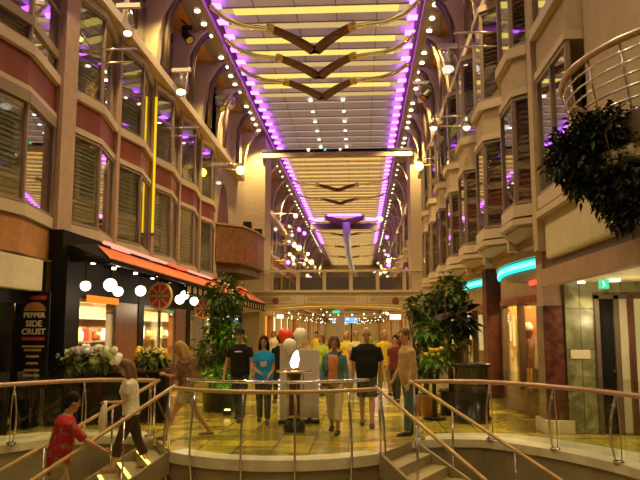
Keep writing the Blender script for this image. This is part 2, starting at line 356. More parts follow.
# ---------------------------------------------------------------- side walls: bays of windows on two upper decks
def wall(side):
    L = side == 'left'; s = 1 if L else -1; xw = XWL if L else XWR
    base = MB()
    xb = xw-s*0.9
    base.box(min(xb, xb-s*0.3), max(xb, xb-s*0.3), -8, 110, 3.2, ZC+0.7)
    w = base.build('wall_'+side, 'room_dark', **S)
    colm = 'pink_tan' if L else 'tan'
    bays = [(10.0, 12.85, 1), (13.45, 16.1, 0), (16.25, 19.0, 0), (19.2, 21.9, 0), (22.05, 24.8, 0), (24.95, 27.6, 0)] if L else \
           [(9.5, 11.2, 2), (11.55, 14.3, 0), (14.45, 17.15, 0), (17.3, 20.0, 0), (20.15, 22.85, 0), (23.0, 25.7, 0), (25.85, 28.5, 0), (28.65, 31.3, 0)]
    bays += [(37.6+4.2*i, 41.6+4.2*i, 3) for i in range(17)]
    if L: bays = [(6.9, 9.8, 1)]+bays
    colb = MB(); spb = MB(); corn = MB(); ribs = MB(); near_sp = MB()
    def plan(y0, y1, k, off=0.0):
        pr = 0.20 if k == 2 else (0.22 if L else 0.42)
        if k == 2: return [(xw+s*(pr+off), y0), (xw+s*(pr+off), (y0+y1)/2), (xw+s*(pr+off), y1)]
        t = 0.45 if L else 0.42
        return [(xw+s*off, y0), (xw+s*(pr+off), y0+(y1-y0)*t), (xw+s*off, y1)] if L else \
               [(xw+s*off, y0), (xw+s*(pr+off), y0+(y1-y0)*0.15), (xw+s*(pr+off), y0+(y1-y0)*0.52), (xw+s*off, y1)]
    def solid(mb, y0, y1, k, z0, z1, off=0.0):
        p = plan(y0, y1, k, off); mb.prism(p+[(xw-s*0.5, y1), (xw-s*0.5, y0)], z0, z1)
    for bi, (y0, y1, k) in enumerate(bays):
        # spandrels and ledges
        solid(near_sp if k == 1 else spb, y0, y1, k, 3.02 if k == 1 else 3.45, 3.62)
        solid(corn, y0, y1, k, 3.64, 3.84, 0.07)
        if not L: solid(corn, y0, y1, k, 3.50, 3.60, 0.10)
        solid(corn, y0, y1, k, 5.76, 5.88, 0.05)
        solid(spb, y0, y1, k, 5.88, 6.44, 0.0)
        solid(corn, y0, y1, k, 6.44, 6.62, 0.10)
        solid(corn, y0, y1, k, 8.66, 8.80, 0.05)
        for lvl, (z0, z1) in enumerate(((3.86, 5.74), (6.64, 8.64), (9.25, 11.0))):
            if lvl == 2: p = [(xw-s*0.25, y0+0.1), (xw-s*0.25, (y0+y1)/2), (xw-s*0.25, y1-0.1)]
            else: p = plan(y0+0.05, y1-0.05, k)
            fr = MB(); wn[0] += 1
            for (x, y) in p: fr.box(x-0.035, x+0.035, y-0.03, y+0.03, z0, z1)
            for (xa, ya), (x2, y2) in zip(p, p[1:]):
                for z in (z0+0.03, z1-0.03): fr.bar((xa, ya, z), (x2, y2, z), 0.06, 0.05)
                if k == 1 and lvl == 1: fr.bar((xa, ya, 7.05), (x2, y2, 7.05), 0.10, 0.16); fr.bar((xa, ya, 7.9), (x2, y2, 7.9), 0.06, 0.07)
                if k == 1 and lvl == 0: fr.bar((xa, ya, z1-0.05), (x2, y2, z1-0.05), 0.12, 0.2)
            f = fr.build('window_%d' % wn[0], 'frame' if not (k == 2 and lvl) else 'dark_frame', **S)
            for i, ((xa, ya), (x2, y2)) in enumerate(zip(p, p[1:])):
                pb = MB(); pb.sheet([(xa-s*0.01, ya), (x2-s*0.01, y2)], z0+0.04, z1-0.04, 0.015)
                pb.build('pane', 'pane_side' if (i == len(p)-2 or k == 2) else 'pane', f, **S)
                if lvl < 2 and k != 2:
                    bl = MB(); o = s*0.10
                    if L: m = 'louver_green' if i == 0 else 'curtain_pale'
                    else: m = 'louver_brown' if i < 2 else 'curtain_pale'
                    if (L and i == 0) or (not L and i < 2):
                        # tilted louvre blind just inside the glass
                        a, c = Vector((xa-o, ya)), Vector((x2-o, y2))
                        if k != 3:
                            z = z0+0.08
                            while z < z1-0.08:
                                bl.bar((a.x, a.y, z), (c.x, c.y, z), 0.03, 0.05); z += 0.085
                        bl.sheet([(a.x-s*0.03, a.y), (c.x-s*0.03, c.y)], z0+0.05, z1-0.05, 0.01)
                        bl.build('blind', m, f, **S)
                    elif lvl == 0 or bi % 2 == 0:
                        zt = z1-0.05 if lvl == 0 else z0+1.0
                        bl.sheet([(xa-s*0.35, ya), (x2-s*0.35, y2)], z0+0.05, zt, 0.01); bl.build('curtain', m, f, **S)
    # columns between the bays
    ys = sorted([(b0[1], b1[0]) for b0, b1 in zip(bays, bays[1:])])
    for (a, c) in ys:
        if c-a > 3: continue
        wdt = 0.10 if c-a < 0.5 else 0.16
        colb.box(min(xw-s*0.5, xw+s*wdt), max(xw-s*0.5, xw+s*wdt), a-0.02, c+0.02, 3.3 if c-a < 0.5 else (0 if L else 3.3), 9.0)
    if not L: colb.box(2.82, 3.5, 11.25, 11.52, 3.0, 11.7)
    colb.build('column', colm, w, **S)
    spb.build('spandrel', 'spandrel_red' if L else 'tan', w, **S); near_sp.v and near_sp.build('spandrel', 'orange_tan', w, **S)
    for (a, c) in ((6.9, 33.0),) if L else ((9.0, 33.0),):
        x0 = xw-s*0.3; x1 = xw+s*0.34
        corn.box(min(x0, x1), max(x0, x1), a, c, 8.86, 9.08); x1 = xw+s*0.22
        corn.box(min(x0, x1), max(x0, x1), a, c, 9.08, 9.26)
    for (a, c) in ((37.5, 109),):
        x0 = xw-s*0.3; x1 = xw+s*0.34
        corn.box(min(x0, x1), max(x0, x1), a, c, 8.86, 9.15)
    corn.build('cornice', 'sill', w, **S)
    # tan arched fins between upper wall and ceiling trim
    xi = -5.30 if L else 2.60
    for y in ([9.9, 13.1, 16.1, 19.0, 22.0, 24.9, 27.7, 31.0, 34.0] if L else [8.7, 11.4, 14.4, 17.2, 20.0, 22.9, 25.8, 28.6, 31.4, 34])+[37.4+4.2*i for i in range(17)]:
        pts = [(xw-s*0.3, y, 9.2), (xw+s*0.05, y, 9.2), (xw+s*0.12, y, 10.2), (xw+s*0.28, y, 10.9), (xi+s*0.02, y, 11.45), (xi+s*0.3, y, 11.66), (xi+s*0.3, y, 12.2), (xw-s*0.3, y, 12.2)]
        ribs.extrude(pts, (0, 0.42, 0))
    ribs.build('fin', 'tan', w, **S)
    up = MB(); x0, x1 = xw-s*0.3, xi
    up.box(min(x0, x1), max(x0, x1), -8, 110, 11.72, 12.2); up.build('ceiling_side', 'orange_tan', w, **S)
    # the tan fire-zone wall before the bridge and the big piers
    zb = MB(); x0 = xw-s*0.6; x1 = xw+s*0.0
    ya, yc = (27.7, 35.0) if L else (31.45, 35.0)
    zb.box(min(x0, x1), max(x0, x1), ya, yc, 3.3, 11.7)
    x1 = -4.85 if L else 2.55
    zb.box(min(x0, x1), max(x0, x1), 35.0, 37.4, 3.6, 11.7)
    zb.box(min(x0, x1-s*0.25), max(x0, x1-s*0.25), 35.2, 37.2, 0, 3.6)
    zb.build('pier', 'tan', w, **S)
    return w
WL = wall('left'); WRT = wall('right')
# tall pointed niche in the left pier wall
b = MB(); pts = []
for i in range(13):
    t = i/12; pts.append((XWL+0.01, 28.0+2.9*t, 5.2+ (2.75*math.sin(math.pi*min(1, t*0.5+0.5)) if False else 2.75*(1-abs(2*t-1)**2.2))))
b.extrude([(XWL+0.0, 28.0, 4.6)]+pts+[(XWL+0.0, 30.9, 4.6)], (0.03, 0, 0)); b.build('trim_3', 'walnut', **S)
# right side: plain wall and cream fascia over the alcove
b = MB(); b.box(3.1, 3.6, 1.5, 9.44, 3.6, 11.7); b.build('wall_right_plain', 'tan', **S)
b = MB(); b.box(2.93, 6.8, 1.5, 11.25, 2.84, 3.6); b.build('trim_4', 'cream', bevel=0.05, **S)
b = MB(); b.box(3.02, 6.8, 1.5, 11.6, 2.72, 2.84); b.build('trim_5', 'brown_trim', **S)
b = MB(); b.box(2.98, 3.12, 1.5, 11.9, 2.44, 2.72); b.build('trim_6', 'pink_tan', **S)
b = MB(); b.box(3.12, 6.8, 1.5, 12.5, 2.55, 2.70); b.build('ceiling_alcove', 'cream', **S)
b = MB(); b.box(3.5, 3.98, 12.3, 12.6, 0, 2.6); b.box(3.98, 6.8, 12.3, 12.6, 2.32, 2.6); b.box(4.98, 6.8, 12.3, 12.6, 0, 2.4)
b.build('wall_alcove', 'green_marble', **S)
b = MB(); b.box(6.7, 6.8, 1.5, 12.5, 0, 2.6); b.box(3.4, 6.8, 13.5, 13.6, 0, 2.6); b.build('wall_alcove_back', 'cream', **S)
b = MB(); b.box(3.14, 3.52, 12.35, 12.85, 0.0, 2.15); o = b.build('column_shop', 'dark_red_marble', bevel=0.01, **S)
b = MB(); b.box(3.08, 3.58, 12.27, 12.93, 0.0, 0.22); b.build('trim_7', 'cream', bevel=0.01, **S)
b = MB(); b.box(3.16, 3.5, 12.38, 12.82, 2.15, 3.7); b.build('trim_8', 'pink_tan', **S)
b = MB(); b.box(3.1, 3.6, 7.2, 7.75, 0, 2.45); b.build('column_marble', 'cream', **S)
# the door standing open in the alcove
d = MB()
for a, c in ((3.98, 4.05), (4.29, 4.38), (4.53, 4.62), (4.90, 4.98)): d.box(a, c, 12.22, 12.36, 0, 2.32)
d.box(3.98, 4.98, 12.22, 12.36, 2.26, 2.34)
d = d.build('door_1', 'brown_trim', **S); MB().box(4.53, 4.62, 12.20, 12.22, 0, 2.3).build('door_post', 'walnut', d, **S)
for a, c, m in ((4.05, 4.29, 'black'), (4.38, 4.53, 'cream'), (4.62, 4.90, 'door_glow_yellow')): MB().box(a, c, 12.28, 12.32, 0.02, 2.26).build('door_leaf', m, d, **S)  # the yellow leaf emits, in place of light falling on it
b = MB(); b.disc((4.26, 12.25, 1.05), 0.03, (0, 1, 0), 0.06, 10); b.build('door_handle', 'brass', d, **S)
# far end of the promenade
b = MB(); b.box(-7, 4.5, 110, 110.4, 0, 12.4); b.build('wall_end', 'tan', **S)
b = MB(); b.box(-5.5, 2.8, 109.2, 110, 3.4, 4.5); b.build('trim_9', 'sill', **S)

# ---------------------------------------------------------------- ground floor shops of the left side
sh = MB(); sh.box(-9, -7.9, 6, 33, 0, 3.3); sl = sh.build('wall_left_shop', 'room_warm', **S)
b = MB(); b.box(-9, -5.2, 13.0, 33, 3.12, 3.34); b.box(-9, -5.9, 5, 13.0, 3.0, 3.3); b.build('ceiling_shop', 'black', **S)
b = MB()
for (a, c) in ((12.7, 13.35), (17.0, 17.45), (21.8, 22.3), (26.5, 27.0), (31.8, 32.3)): b.box(-5.75, -5.45, a, c, 0, 3.12)
b.box(-5.65, -5.46, 12.8, 32, 2.35, 3.12); b.box(-5.86, -5.6, 12.8, 18.2, 2.98, 3.62); b.build('shop_post', 'black', sl, **S)
b = MB(); b.box(-5.7, -5.47, 15.45, 17.0, 0, 2.36); b.box(-5.7, -5.47, 20.6, 21.8, 0, 2.36); b.build('shop_pillar', 'red_wood', sl, **S)
b = MB(); b.box(-5.62, -5.48, 13.3, 32, 0, 0.75); b.build('shop_plinth', 'walnut', sl, **S)
for i, (a, c) in enumerate(((13.35, 15.45), (17.45, 20.6), (22.3, 26.5), (27.0, 31.8))):
    wn[0] += 1; f = MB()
    for z in (0.78, 2.32): f.box(-5.56, -5.48, a, c, z-0.03, z+0.03)
    for y in ((a+0.03, c-0.03) if i == 0 else (a+0.03, (a+c)/2, c-0.03)): f.box(-5.56, -5.48, y-0.03, y+0.03, 0.78, 2.32)
    f = f.build('window_%d' % wn[0], 'brown_trim', **S)
    MB().box(-5.52, -5.50, a, c, 0.8, 2.3).build('pane', 'shop_glass', f, **S)
# near entrance under the white fascia
b = MB(); b.box(-6.05, -5.75, 7.0, 12.75, 2.98, 3.02); b.build('trim_10', 'brown_trim', **S)
b = MB(); b.box(-6.2, -5.72, 8.0, 12.3, 2.42, 2.98); b.build('trim_11', 'cream', bevel=0.02, **S)
b = MB()
b.box(-6.3, -5.95, 11.55, 11.75, 0, 2.42); b.box(-6.2, -5.85, 12.3, 12.7, 0, 3.0); b.box(-6.6, -6.45, 11.7, 12.6, 0, 2.42); b.box(-6.1, -5.9, 8.0, 12.3, 2.2, 2.42)
b.build('shop_frame', 'black', sl, **S)
# right ground floor behind the shops
b = MB(); b.box(5.6, 5.9, 12.6, 34, 0, 3.4); b.build('wall_right_shop', 'room_warm', **S)
b = MB(); b.box(3.2, 5.9, 12.6, 34, 3.3, 3.45); b.build('ceiling_shop', 'tan_dark', **S)

# ---------------------------------------------------------------- far ground floor: lit shop fronts beyond the bridge
for side in (-1, 1):
    x = XWL+0.1 if side < 0 else XWR-0.1
    fw_ = MB(); fw_.box(min(x, x+side*0.4), max(x, x+side*0.4), 37.4, 110, 2.6, 3.45); fw_.box(min(x, x+side*0.4), max(x, x+side*0.4), 37.4, 110, 0, 0.5)
    for i in range(18): fw_.box(min(x-side*0.05, x+side*0.4), max(x-side*0.05, x+side*0.4), 37.4+4.2*i, 37.9+4.2*i, 0, 3.4)
    fwo = fw_.build('wall_far_shops_'+('left' if side < 0 else 'right'), 'tan_dark', **S)
    for i in range(17):
        wn[0] += 1; g = MB(); g.box(min(x+side*0.3, x+side*0.36), max(x+side*0.3, x+side*0.36), 37.9+4.2*i, 41.6+4.2*i, 0.5, 2.6)
        f = MB(); f.box(min(x, x+side*0.06), max(x, x+side*0.06), 39.7+4.2*i, 39.8+4.2*i, 0.5, 2.6)
        f = f.build('window_%d' % wn[0], 'dark_frame', **S)
        g.build('lit_interior', 'shop_glow' if (i+side) % 4 else 'orange_glow', f, **S)

# ---------------------------------------------------------------- the foot bridge across the promenade
def bridge():
    x0, x1, y0, y1 = -5.9, 3.6, 35.0, 37.6; xm = (x0+x1)/2
    root = thing('footbridge', 'cream arched footbridge with glass railing crossing the promenade above the crowd', 'bridge', (xm, (y0+y1)/2, 2.5))
    under = lambda x: 2.84-0.30*((x-xm)/((x1-x0)/2))**2
    n = 24; xs = [x0+(x1-x0)*i/n for i in range(n+1)]
    b = MB(); b.extrude([(x, y0, under(x)) for x in xs]+[(x1, y0, 3.56), (x0, y0, 3.56)], (0, y1-y0, 0)); b.build('deck', 'cream', root)
    b = MB(); b.box(x0, x1, y0-0.12, y1+0.1, 3.56, 3.68); b.build('ledge', 'sill', root)
    b = MB()
    for dz, r in ((0.03, 0.035), (0.14, 0.022)): b.tube([(x, y0-0.02, under(x)+dz) for x in xs], r, 6)
    b.build('gold_moulding', 'gold', root, label='gold moulding along the arch')
    b = MB()
    for a, c in ((-5.2, -3.3), (-2.8, -0.1), (0.3, 2.4)):
        for z in (3.02, 3.42): b.box(a, c, y0-0.03, y0, z-0.02, z+0.02)
        for x in (a, c): b.box(x-0.02, x+0.02, y0-0.03, y0, 3.02, 3.42)
        b.box(a+0.15, c-0.15, y0-0.02, y0, 3.12, 3.32)
    b.build('fascia_moulding', 'tan', root)
    for x in (-4.25, 1.72):
        b = MB(); b.disc((x, y0-0.04, 3.15), 0.17, (0, 1, 0), 0.07, 16); b.disc((x, y0-0.09, 3.15), 0.08, (0, 1, 0), 0.05, 12)
        b.build('rosette', 'spandrel_red', root, label='round red rosette on the fascia')
    N = 7; px = [x0+0.1+(x1-x0-0.2)*i/N for i in range(N+1)]
    for x in px:
        b = MB(); b.box(x-0.09, x+0.09, y0-0.02, y0+0.12, 3.68, 4.66); b.build('railing_post', 'tan', root, bevel=0.01)
    for a, c in zip(px, px[1:]):
        b = MB(); b.box(a+0.09, c-0.09, y0+0.04, y0+0.06, 3.74, 4.56); b.build('glass_panel', 'pane', root)
    b = MB(); b.box(x0, x1, y0-0.05, y0+0.15, 4.60, 4.70); b.build('top_rail', 'sill', root)
    b = MB(); b.box(x0, x1, y1-0.12, y1, 3.68, 4.5); b.build('rear_parapet', 'room_dark', root)
bridge()
def truss():
    root = thing('lighting_beam', 'tan lighting beam with a dark top rail spanning high under the ceiling', 'beam', (-1.3, 35.1, 10.4), None)
    MB().box(-5.0, 2.65, 34.7, 34.95, 10.42, 10.70).build('beam_body', 'tan', root, bevel=0.02)
    MB().box(-5.0, 2.65, 34.65, 34.98, 10.70, 10.83).build('top_rail', 'black', root)
    for x, m in ((-0.98, 'white_sign'), (-1.75, 'exit_green'), (-2.6, 'bulb_warm')):
        MB().ball((x, 34.6, 10.78), 0.07, 8, 6).build('lamp', m, root)
truss()

# ================================================================ STAIRS AND RAILINGS
def stair(left):
    side = 'left' if left else 'right'
    root = thing('staircase', 'stone steps with lit yellow edges curving down beside the landing under the man in red' if left else
                 'stone steps curving down from the landing beside the man in the tan shirt', 'stairs', (-3.2 if left else 0.7, 10.5, ZL))
    mm = (lambda v: (-2.5-v.x, v.y)) if left else (lambda v: (v.x, v.y))
    N = 10
    for k in range(N):
        i0, i1 = IN0+IND*(0.3*k), IN0+IND*(0.3*(k+1)+0.02); o0, o1 = OUT0+OUTD*(0.3*k), OUT0+OUTD*(0.3*(k+1)+0.02)
        z = -0.15*(k+1)
        b = MB(); b.prism([mm(i0), mm(i1), mm(o1), mm(o0)], max(ZL, z-0.32), z); st = b.build('step', 'step_stone', root)
        if left and k < 6:
            n0 = i1.lerp(o1, 0.04); n1 = i1.lerp(o1, 0.96); d = IND.normalized()*0.06
            b = MB(); b.prism([mm(n0-d), mm(n0), mm(n1), mm(n1-d)], z, z+0.006); b.build('step_light', 'step_glow', st)
    for (A, D, w) in ((IN0, IND, 0.05), (OUT0, OUTD, 0.05)):
        b = MB(); e = A+D*3.0; nx = Vector((-D.y, D.x)).normalized()*w/2
        sg = 1 if A is OUT0 else -1
        pl = [A-nx*(1-sg), e-nx*(1-sg), e+nx*(1+sg), A+nx*(1+sg)]
        vs = [Vector((*mm(p), -0.28)) for p in (pl[0], pl[3])]+[Vector((*mm(p), -1.5-0.15)) for p in (pl[1], pl[2])]
        tp = [Vector((*mm(p), 0.03)) for p in (pl[0], pl[3])]+[Vector((*mm(p), -1.5+0.06)) for p in (pl[1], pl[2])]
        b.add(vs+tp, [(0, 1, 3, 2), (4, 6, 7, 5), (0, 2, 6, 4), (1, 5, 7, 3), (0, 4, 5, 1), (2, 3, 7, 6)])
        b.build('stringer', 'well_stone', root)
stair(True); stair(False)

def bow_post(b, p, out, z0, z1, bow=0.10, r=0.018):
    """curved chrome post: foot fixed outside, bowing outwards on its way up"""
    p = Vector((p[0], p[1], 0)); o = Vector((out[0], out[1], 0)).normalized(); pts = []
    for i in range(9):
        t = i/8; pts.append(p+o*(bow*math.sin(math.pi*min(1, t*1.05))-0.03*t)+Vector((0, 0, z0+(z1-z0)*t)))
    b.tube(pts, r, 6)
def landing_rail():
    root = thing('landing_railing', 'curved brass railing with glass around the landing between the two stairs', 'railing', (LC.x, LC.y-LR, 0))
    arc = [Vector((*circ(LC, LR-0.02, (-180-a_end)+(a_end-(-180-a_end))*i/24), 0)) for i in range(25)]
    MB().tube([p+Vector((0, 0, 0.90)) for p in arc], 0.030, 10).build('handrail', 'rail_wood', root, True)
    arc2 = [Vector((*circ(LC, LR-0.20, (-180-a_end)+(a_end-(-180-a_end))*i/24), 0)) for i in range(25)]
    MB().tube([p+Vector((0, 0, 1.02)) for p in arc2], 0.022, 8).build('top_rail', 'chrome', root, True, label='silver rail on the glass edge')
    for i in (0, 4, 9.5, 14.5, 20, 24):
        a = (-180-a_end)+(a_end-(-180-a_end))*i/24; o = (math.cos(R(a)), math.sin(R(a)))
        b = MB(); bow_post(b, circ(LC, LR+0.05, a), o, -0.45, 0.88, 0.07); ps = b.build('post', 'chrome', root, True)
        b = MB(); q = circ(LC, LR+0.02, a); b.disc((q[0], q[1], -0.3), 0.04, (o[0], o[1], 0), 0.06, 10); b.build('bracket', 'chrome', ps)
    for i0, i1 in ((0.3, 3.7), (4.3, 9.2), (9.8, 14.2), (14.8, 19.7), (20.3, 23.7)):
        path = [circ(LC, LR-0.20, (-180-a_end)+(a_end-(-180-a_end))*(i0+(i1-i0)*k/5)/24) for k in range(6)]
        MB().sheet(path, 0.06, 1.0, 0.012).build('glass_panel', 'rail_glass', root)
landing_rail()
def well_rail(left):
    root = thing('well_railing', 'long curved handrail with glass on the %s' % ('round well edge in front of the flower planter' if left else 'round well edge in front of the marble alcove'),
                 'railing', (mir((3.5, 9.5))[0] if left else 3.5, 9.5, 0))
    mm = mir if left else (lambda p: p)
    edge = right_edge+ring[1:24]
    pts = [OUT0+Vector((0.03, 0.02))]+[Vector(p) for p in edge[1:]]
    sm = []
    for k, p in enumerate(pts):                                      # smooth the corner towards the stair
        d = (p-WC).normalized(); sm.append(p-d*(0.05 if k else 0.0))
    z = 0.92
    MB().tube([(*mm(p), z) for p in sm], 0.034, 10).build('handrail', 'rail_pink', root, True)
    L = [0]; 
    for a, c in zip(sm, sm[1:]): L.append(L[-1]+(c-a).length)
    def at(s):
        for k in range(len(sm)-1):
            if L[k+1] >= s: return sm[k].lerp(sm[k+1], (s-L[k])/(L[k+1]-L[k]))
        return sm[-1]
    s = 0.08; prev = None
    while s < L[-1]:
        p = at(s); d = (p-WC).normalized(); q = mm(p+d*0.02); dd = (-d.x, d.y) if left else (d.x, d.y)
        b = MB(); bow_post(b, q, (-dd[0], -dd[1]), 0.0, z-0.03, 0.09, 0.016); bow_post(b, mm(p+d*0.10), dd, 0.0, z-0.03, 0.02, 0.010)
        b.disc((*mm(p+d*0.05), 0.035), 0.07, (0, 0, 1), 0.03, 12); b.ball((*q, z-0.16), 0.028, 8, 6)
        b.build('post', 'chrome', root, True)
        if prev is not None:
            path = [mm(at(prev+0.05+(s-prev-0.1)*k/4)+(at(prev)-WC).normalized()*0.12) for k in range(5)]
            MB().sheet(path, 0.08, 1.10, 0.012).build('glass_panel', 'rail_glass', root)
        prev = s; s += 1.12
well_rail(True); well_rail(False)
def stair_rail(left, inner):
    A, D = (IN0, IND) if inner else (OUT0, OUTD); mm = mir if left else (lambda p: p)
    nm = {(True, True): 'slanting wooden handrail the man in the red shirt holds', (True, False): 'slanting wooden handrail behind the man in the red shirt',
          (False, True): 'slanting brass handrail falling from the landing corner in front of the empty steps', (False, False): 'slanting brass handrail on the outer side of the empty steps'}[(left, inner)]
    root = thing('stair_handrail', nm, 'railing', (*mm(tuple(A)), -0.2)); root['label'] = nm
    off = Vector((-D.y, D.x)).normalized()*(-0.03 if inner else 0.03)
    P = lambda s, z: Vector((*mm(tuple(A+D*s+off)), z-0.5*s))
    MB().tube([P(-0.06, 0.90)]+[P(s*0.25, 0.90-0.0) for s in range(0, 13)], 0.026, 10).build('handrail', 'rail_wood', root, True)
    for s in (0.75, 1.85, 2.9) if inner else (0.7, 1.7, 2.8):
        b = MB(); q = P(s, 0); b.tube([q+Vector((0, 0, -0.15)), q+Vector((0, 0, 0.88))], 0.016, 8); b.ball(q+Vector((0, 0, 0.60)), 0.03, 8, 6, (1, 1, 0.6)); b.build('post', 'chrome', root, True)
    if True:
        q = P(0.02, 0); MB().tube([q+Vector((0, 0, -0.02)), q+Vector((0, 0, 0.9))], 0.018, 8).build('post', 'chrome', root, True)
for l in (True, False):
    for i in (True, False): stair_rail(l, i)

# ================================================================ LEFT SHOP: AWNING, GLOBES, SIGNS
def awning():
    y0, y1 = 12.5, 32.0
    root = thing('awning', 'long orange awning with red neon along its top edge over the dark shop front', 'awning', (-4.8, 22, 2.4))
    b = MB(); b.add([(-4.98, y0+0.4, 3.34), (-4.58, y0, 3.05), (-4.40, y1, 2.92), (-4.98, y1, 3.34), (-4.98, y0+0.4, 3.29), (-4.58, y0, 3.0), (-4.40, y1, 2.87), (-4.98, y1, 3.29)],
                    [(0, 1, 2, 3), (7, 6, 5, 4), (0, 4, 5, 1), (2, 6, 7, 3), (1, 5, 6, 2), (0, 3, 7, 4)]); b.build('fabric', 'awning_orange', root)
    ex = lambda y: -4.58+0.18*(y-y0)/(y1-y0); ez = lambda y: 3.0-0.13*(y-y0)/(y1-y0)
    b = MB(); b.bar((ex(y0), y0, ez(y0)-0.02), (ex(y1), y1, ez(y1)-0.02), 0.06, 0.08); b.extrude([(-4.58, y0-0.03, 2.98), (-4.58, y0-0.03, 3.04), (-4.98, y0+0.36, 3.34), (-5.5, y0+0.36, 3.34), (-5.5, y0+0.36, 3.0)], (0, 0.04, 0))
    y = 18.0
    while y < y1: b.bar((ex(y), y, ez(y)-0.04), (ex(y), y, ez(y)-0.30), 0.05, 0.05, (1, 0, 0)); y += 0.62
    b.bar((ex(18), 18, ez(18)-0.30), (ex(y1), y1, ez(y1)-0.30), 0.05, 0.04); b.build('valance', 'black', root)
    b = MB()
    y = 18.12
    while y < y1-0.5: b.bar((ex(y)-0.02, y, ez(y)-0.16), (ex(y+.42)-0.02, y+0.42, ez(y+.42)-0.16), 0.02, 0.18); y += 0.62
    b.build('valance_panel', 'tan_dark', root)
    b = MB()
    y = y0+0.5
    while y < y1: b.bar((-5.48, y, 3.06), (ex(y), y, ez(y)-0.01), 0.05, 0.06); y += 1.9
    b.box(-5.05, -4.95, y0+0.4, y1, 3.24, 3.34)
    for x in (-4.75, -5.0): b.box(x-0.02, x+0.02, y0+0.4 if x < -4.8 else 11.7, y1, 3.02, 3.06)
    b.build('frame', 'black', root)
    segs = [(13.0, 17.3, 'neon_pink'), (17.6, 19.3, 'neon_red'), (19.6, 22.6, 'neon_pink'), (22.9, 24.3, 'neon_red'), (24.6, 27.2, 'neon_pink'), (27.5, 29.6, 'neon_red')]
    for a, c, m in segs:
        MB().tube([(-4.88, a, 3.39), (-4.88, c, 3.39)], 0.035, 8).build('neon_tube', m, root, True)
    MB().tube([(-4.72, 13.0, 3.30), (-4.72, 14.0, 3.30)], 0.03, 8).build('neon_tube', 'neon_pink', root, True)
awning()
def globe(p, r, label, z_up):
    root = thing('globe_lamp', label, 'lamp', p, 'white globe lamps under the awning')
    MB().ball(p, r, 16, 10).build('globe', 'globe_white', root, True)
    MB().tube([(p[0], p[1], p[2]+r*0.9), (p[0], p[1], z_up)], 0.012, 6).build('stem', 'black', root)
    b = MB(); b.lathe([(0.05, p[2]+r*0.95), (0.06, p[2]+r*0.8)], (p[0], p[1], 0), 10); b.build('collar', 'brass', root)
gl = [((-4.75, 11.85, 2.49), .09, 'white globe lamp nearest the dark corner post of the shop'), ((-4.75, 13.05, 2.58), .125, 'largest white globe lamp, above the lit shop window'),
      ((-5.0, 14.2, 2.52), .105, 'dimmer white globe lamp behind the largest globe'), ((-4.75, 14.9, 2.57), .115, 'white globe lamp beside the round wheel sign, on its near side'),
      ((-4.75, 18.2, 2.52), .125, 'lower of two touching globe lamps just past the wheel sign'), ((-4.75, 18.7, 2.66), .12, 'upper of two touching globe lamps just past the wheel sign'),
      ((-4.75, 19.8, 2.54), .12, 'white globe lamp closest to the potted tree by the awning'), ((-4.75, 23.6, 2.55), .10, 'small globe lamp seen through the leaves of the potted tree')]
for p, r, l in gl: globe(p, r, l, 3.025)
# small ceiling spots under the awning
for i, (x, y) in enumerate([(-5.2, 13.3), (-4.9, 13.9), (-5.25, 14.6), (-4.9, 15.3), (-5.2, 15.9), (-4.9, 16.7), (-5.25, 17.4), (-4.9, 18.0), (-5.2, 18.9), (-4.9, 19.6), (-5.2, 20.6), (-4.9, 21.4), (-5.2, 22.6)]):
    b = MB(); b.disc((x, y, 3.03), 0.045, (0, 0, 1), 0.05, 12); o = b.build('awning_spotlight', 'lamp_white'); MB().bar((-5.47, y, 3.07), (x+0.03, y, 3.07), 0.03, 0.03).build('arm', 'black', o); tag(o, 'tiny spotlight under the awning', 'light', 'spotlights under the awning')
lamp('POINT', (-4.75, 13.9, 2.35), 22, (1, .8, .5), 0.15); lamp('POINT', (-4.75, 18.9, 2.3), 22, (1, .8, .5), 0.15)
def wheel_sign(c, r, label, ax):
    root = thing('round_sign', label, 'sign', c); ax = Vector(ax).normalized(); x = Vector((0, 0, 1)).cross(ax).normalized(); y = ax.cross(x); c = Vector(c)
    if y.z < 0: y = -y
    MB().disc(c, r, ax, 0.05, 32).build('face', 'sign_red', root)
    P = lambda a, q, o=0.03: c-ax*o+(x*math.cos(a)+y*math.sin(a))*q
    MB().tube([P(2*math.pi*i/32, r, 0.0) for i in range(32)], 0.035, 8, True).build('rim', 'gold', root, True)
    for k in range(8):
        a = 2*math.pi*k/8
        if k in (0, 4): continue
        MB().bar(P(a, 0.08), P(a, r), 0.028, 0.02, tuple(ax)).build('spoke', 'gold', root)
    MB().bar(c-x*r*0.95-ax*0.035, c+x*r*0.95-ax*0.035, 0.015, 0.10, tuple(ax.cross(x))).build('name_band', 'brown_trim', root)
    b = MB()
    for i in range(9):
        q = c+x*(-0.75+0.19*i)*r-ax*0.047; b.bar(q-y*0.03, q+y*0.03, 0.03, 0.006, tuple(ax))
    b.build('band_marks', 'gold', root)
    MB().bar(c+y*r, Vector((c.x, c.y, 3.03)), 0.03, 0.03, (1, 0, 0)).build('hanger', 'black', root)
wheel_sign((-4.72, 16.3, 2.52), 0.30, 'round red wheel sign with gold spokes hanging under the awning beside the globe lamps', (0.25, 1, 0))
wheel_sign((-4.72, 20.9, 2.36), 0.28, 'smaller-looking round red sign half hidden by the potted tree', (0.25, 1, 0))
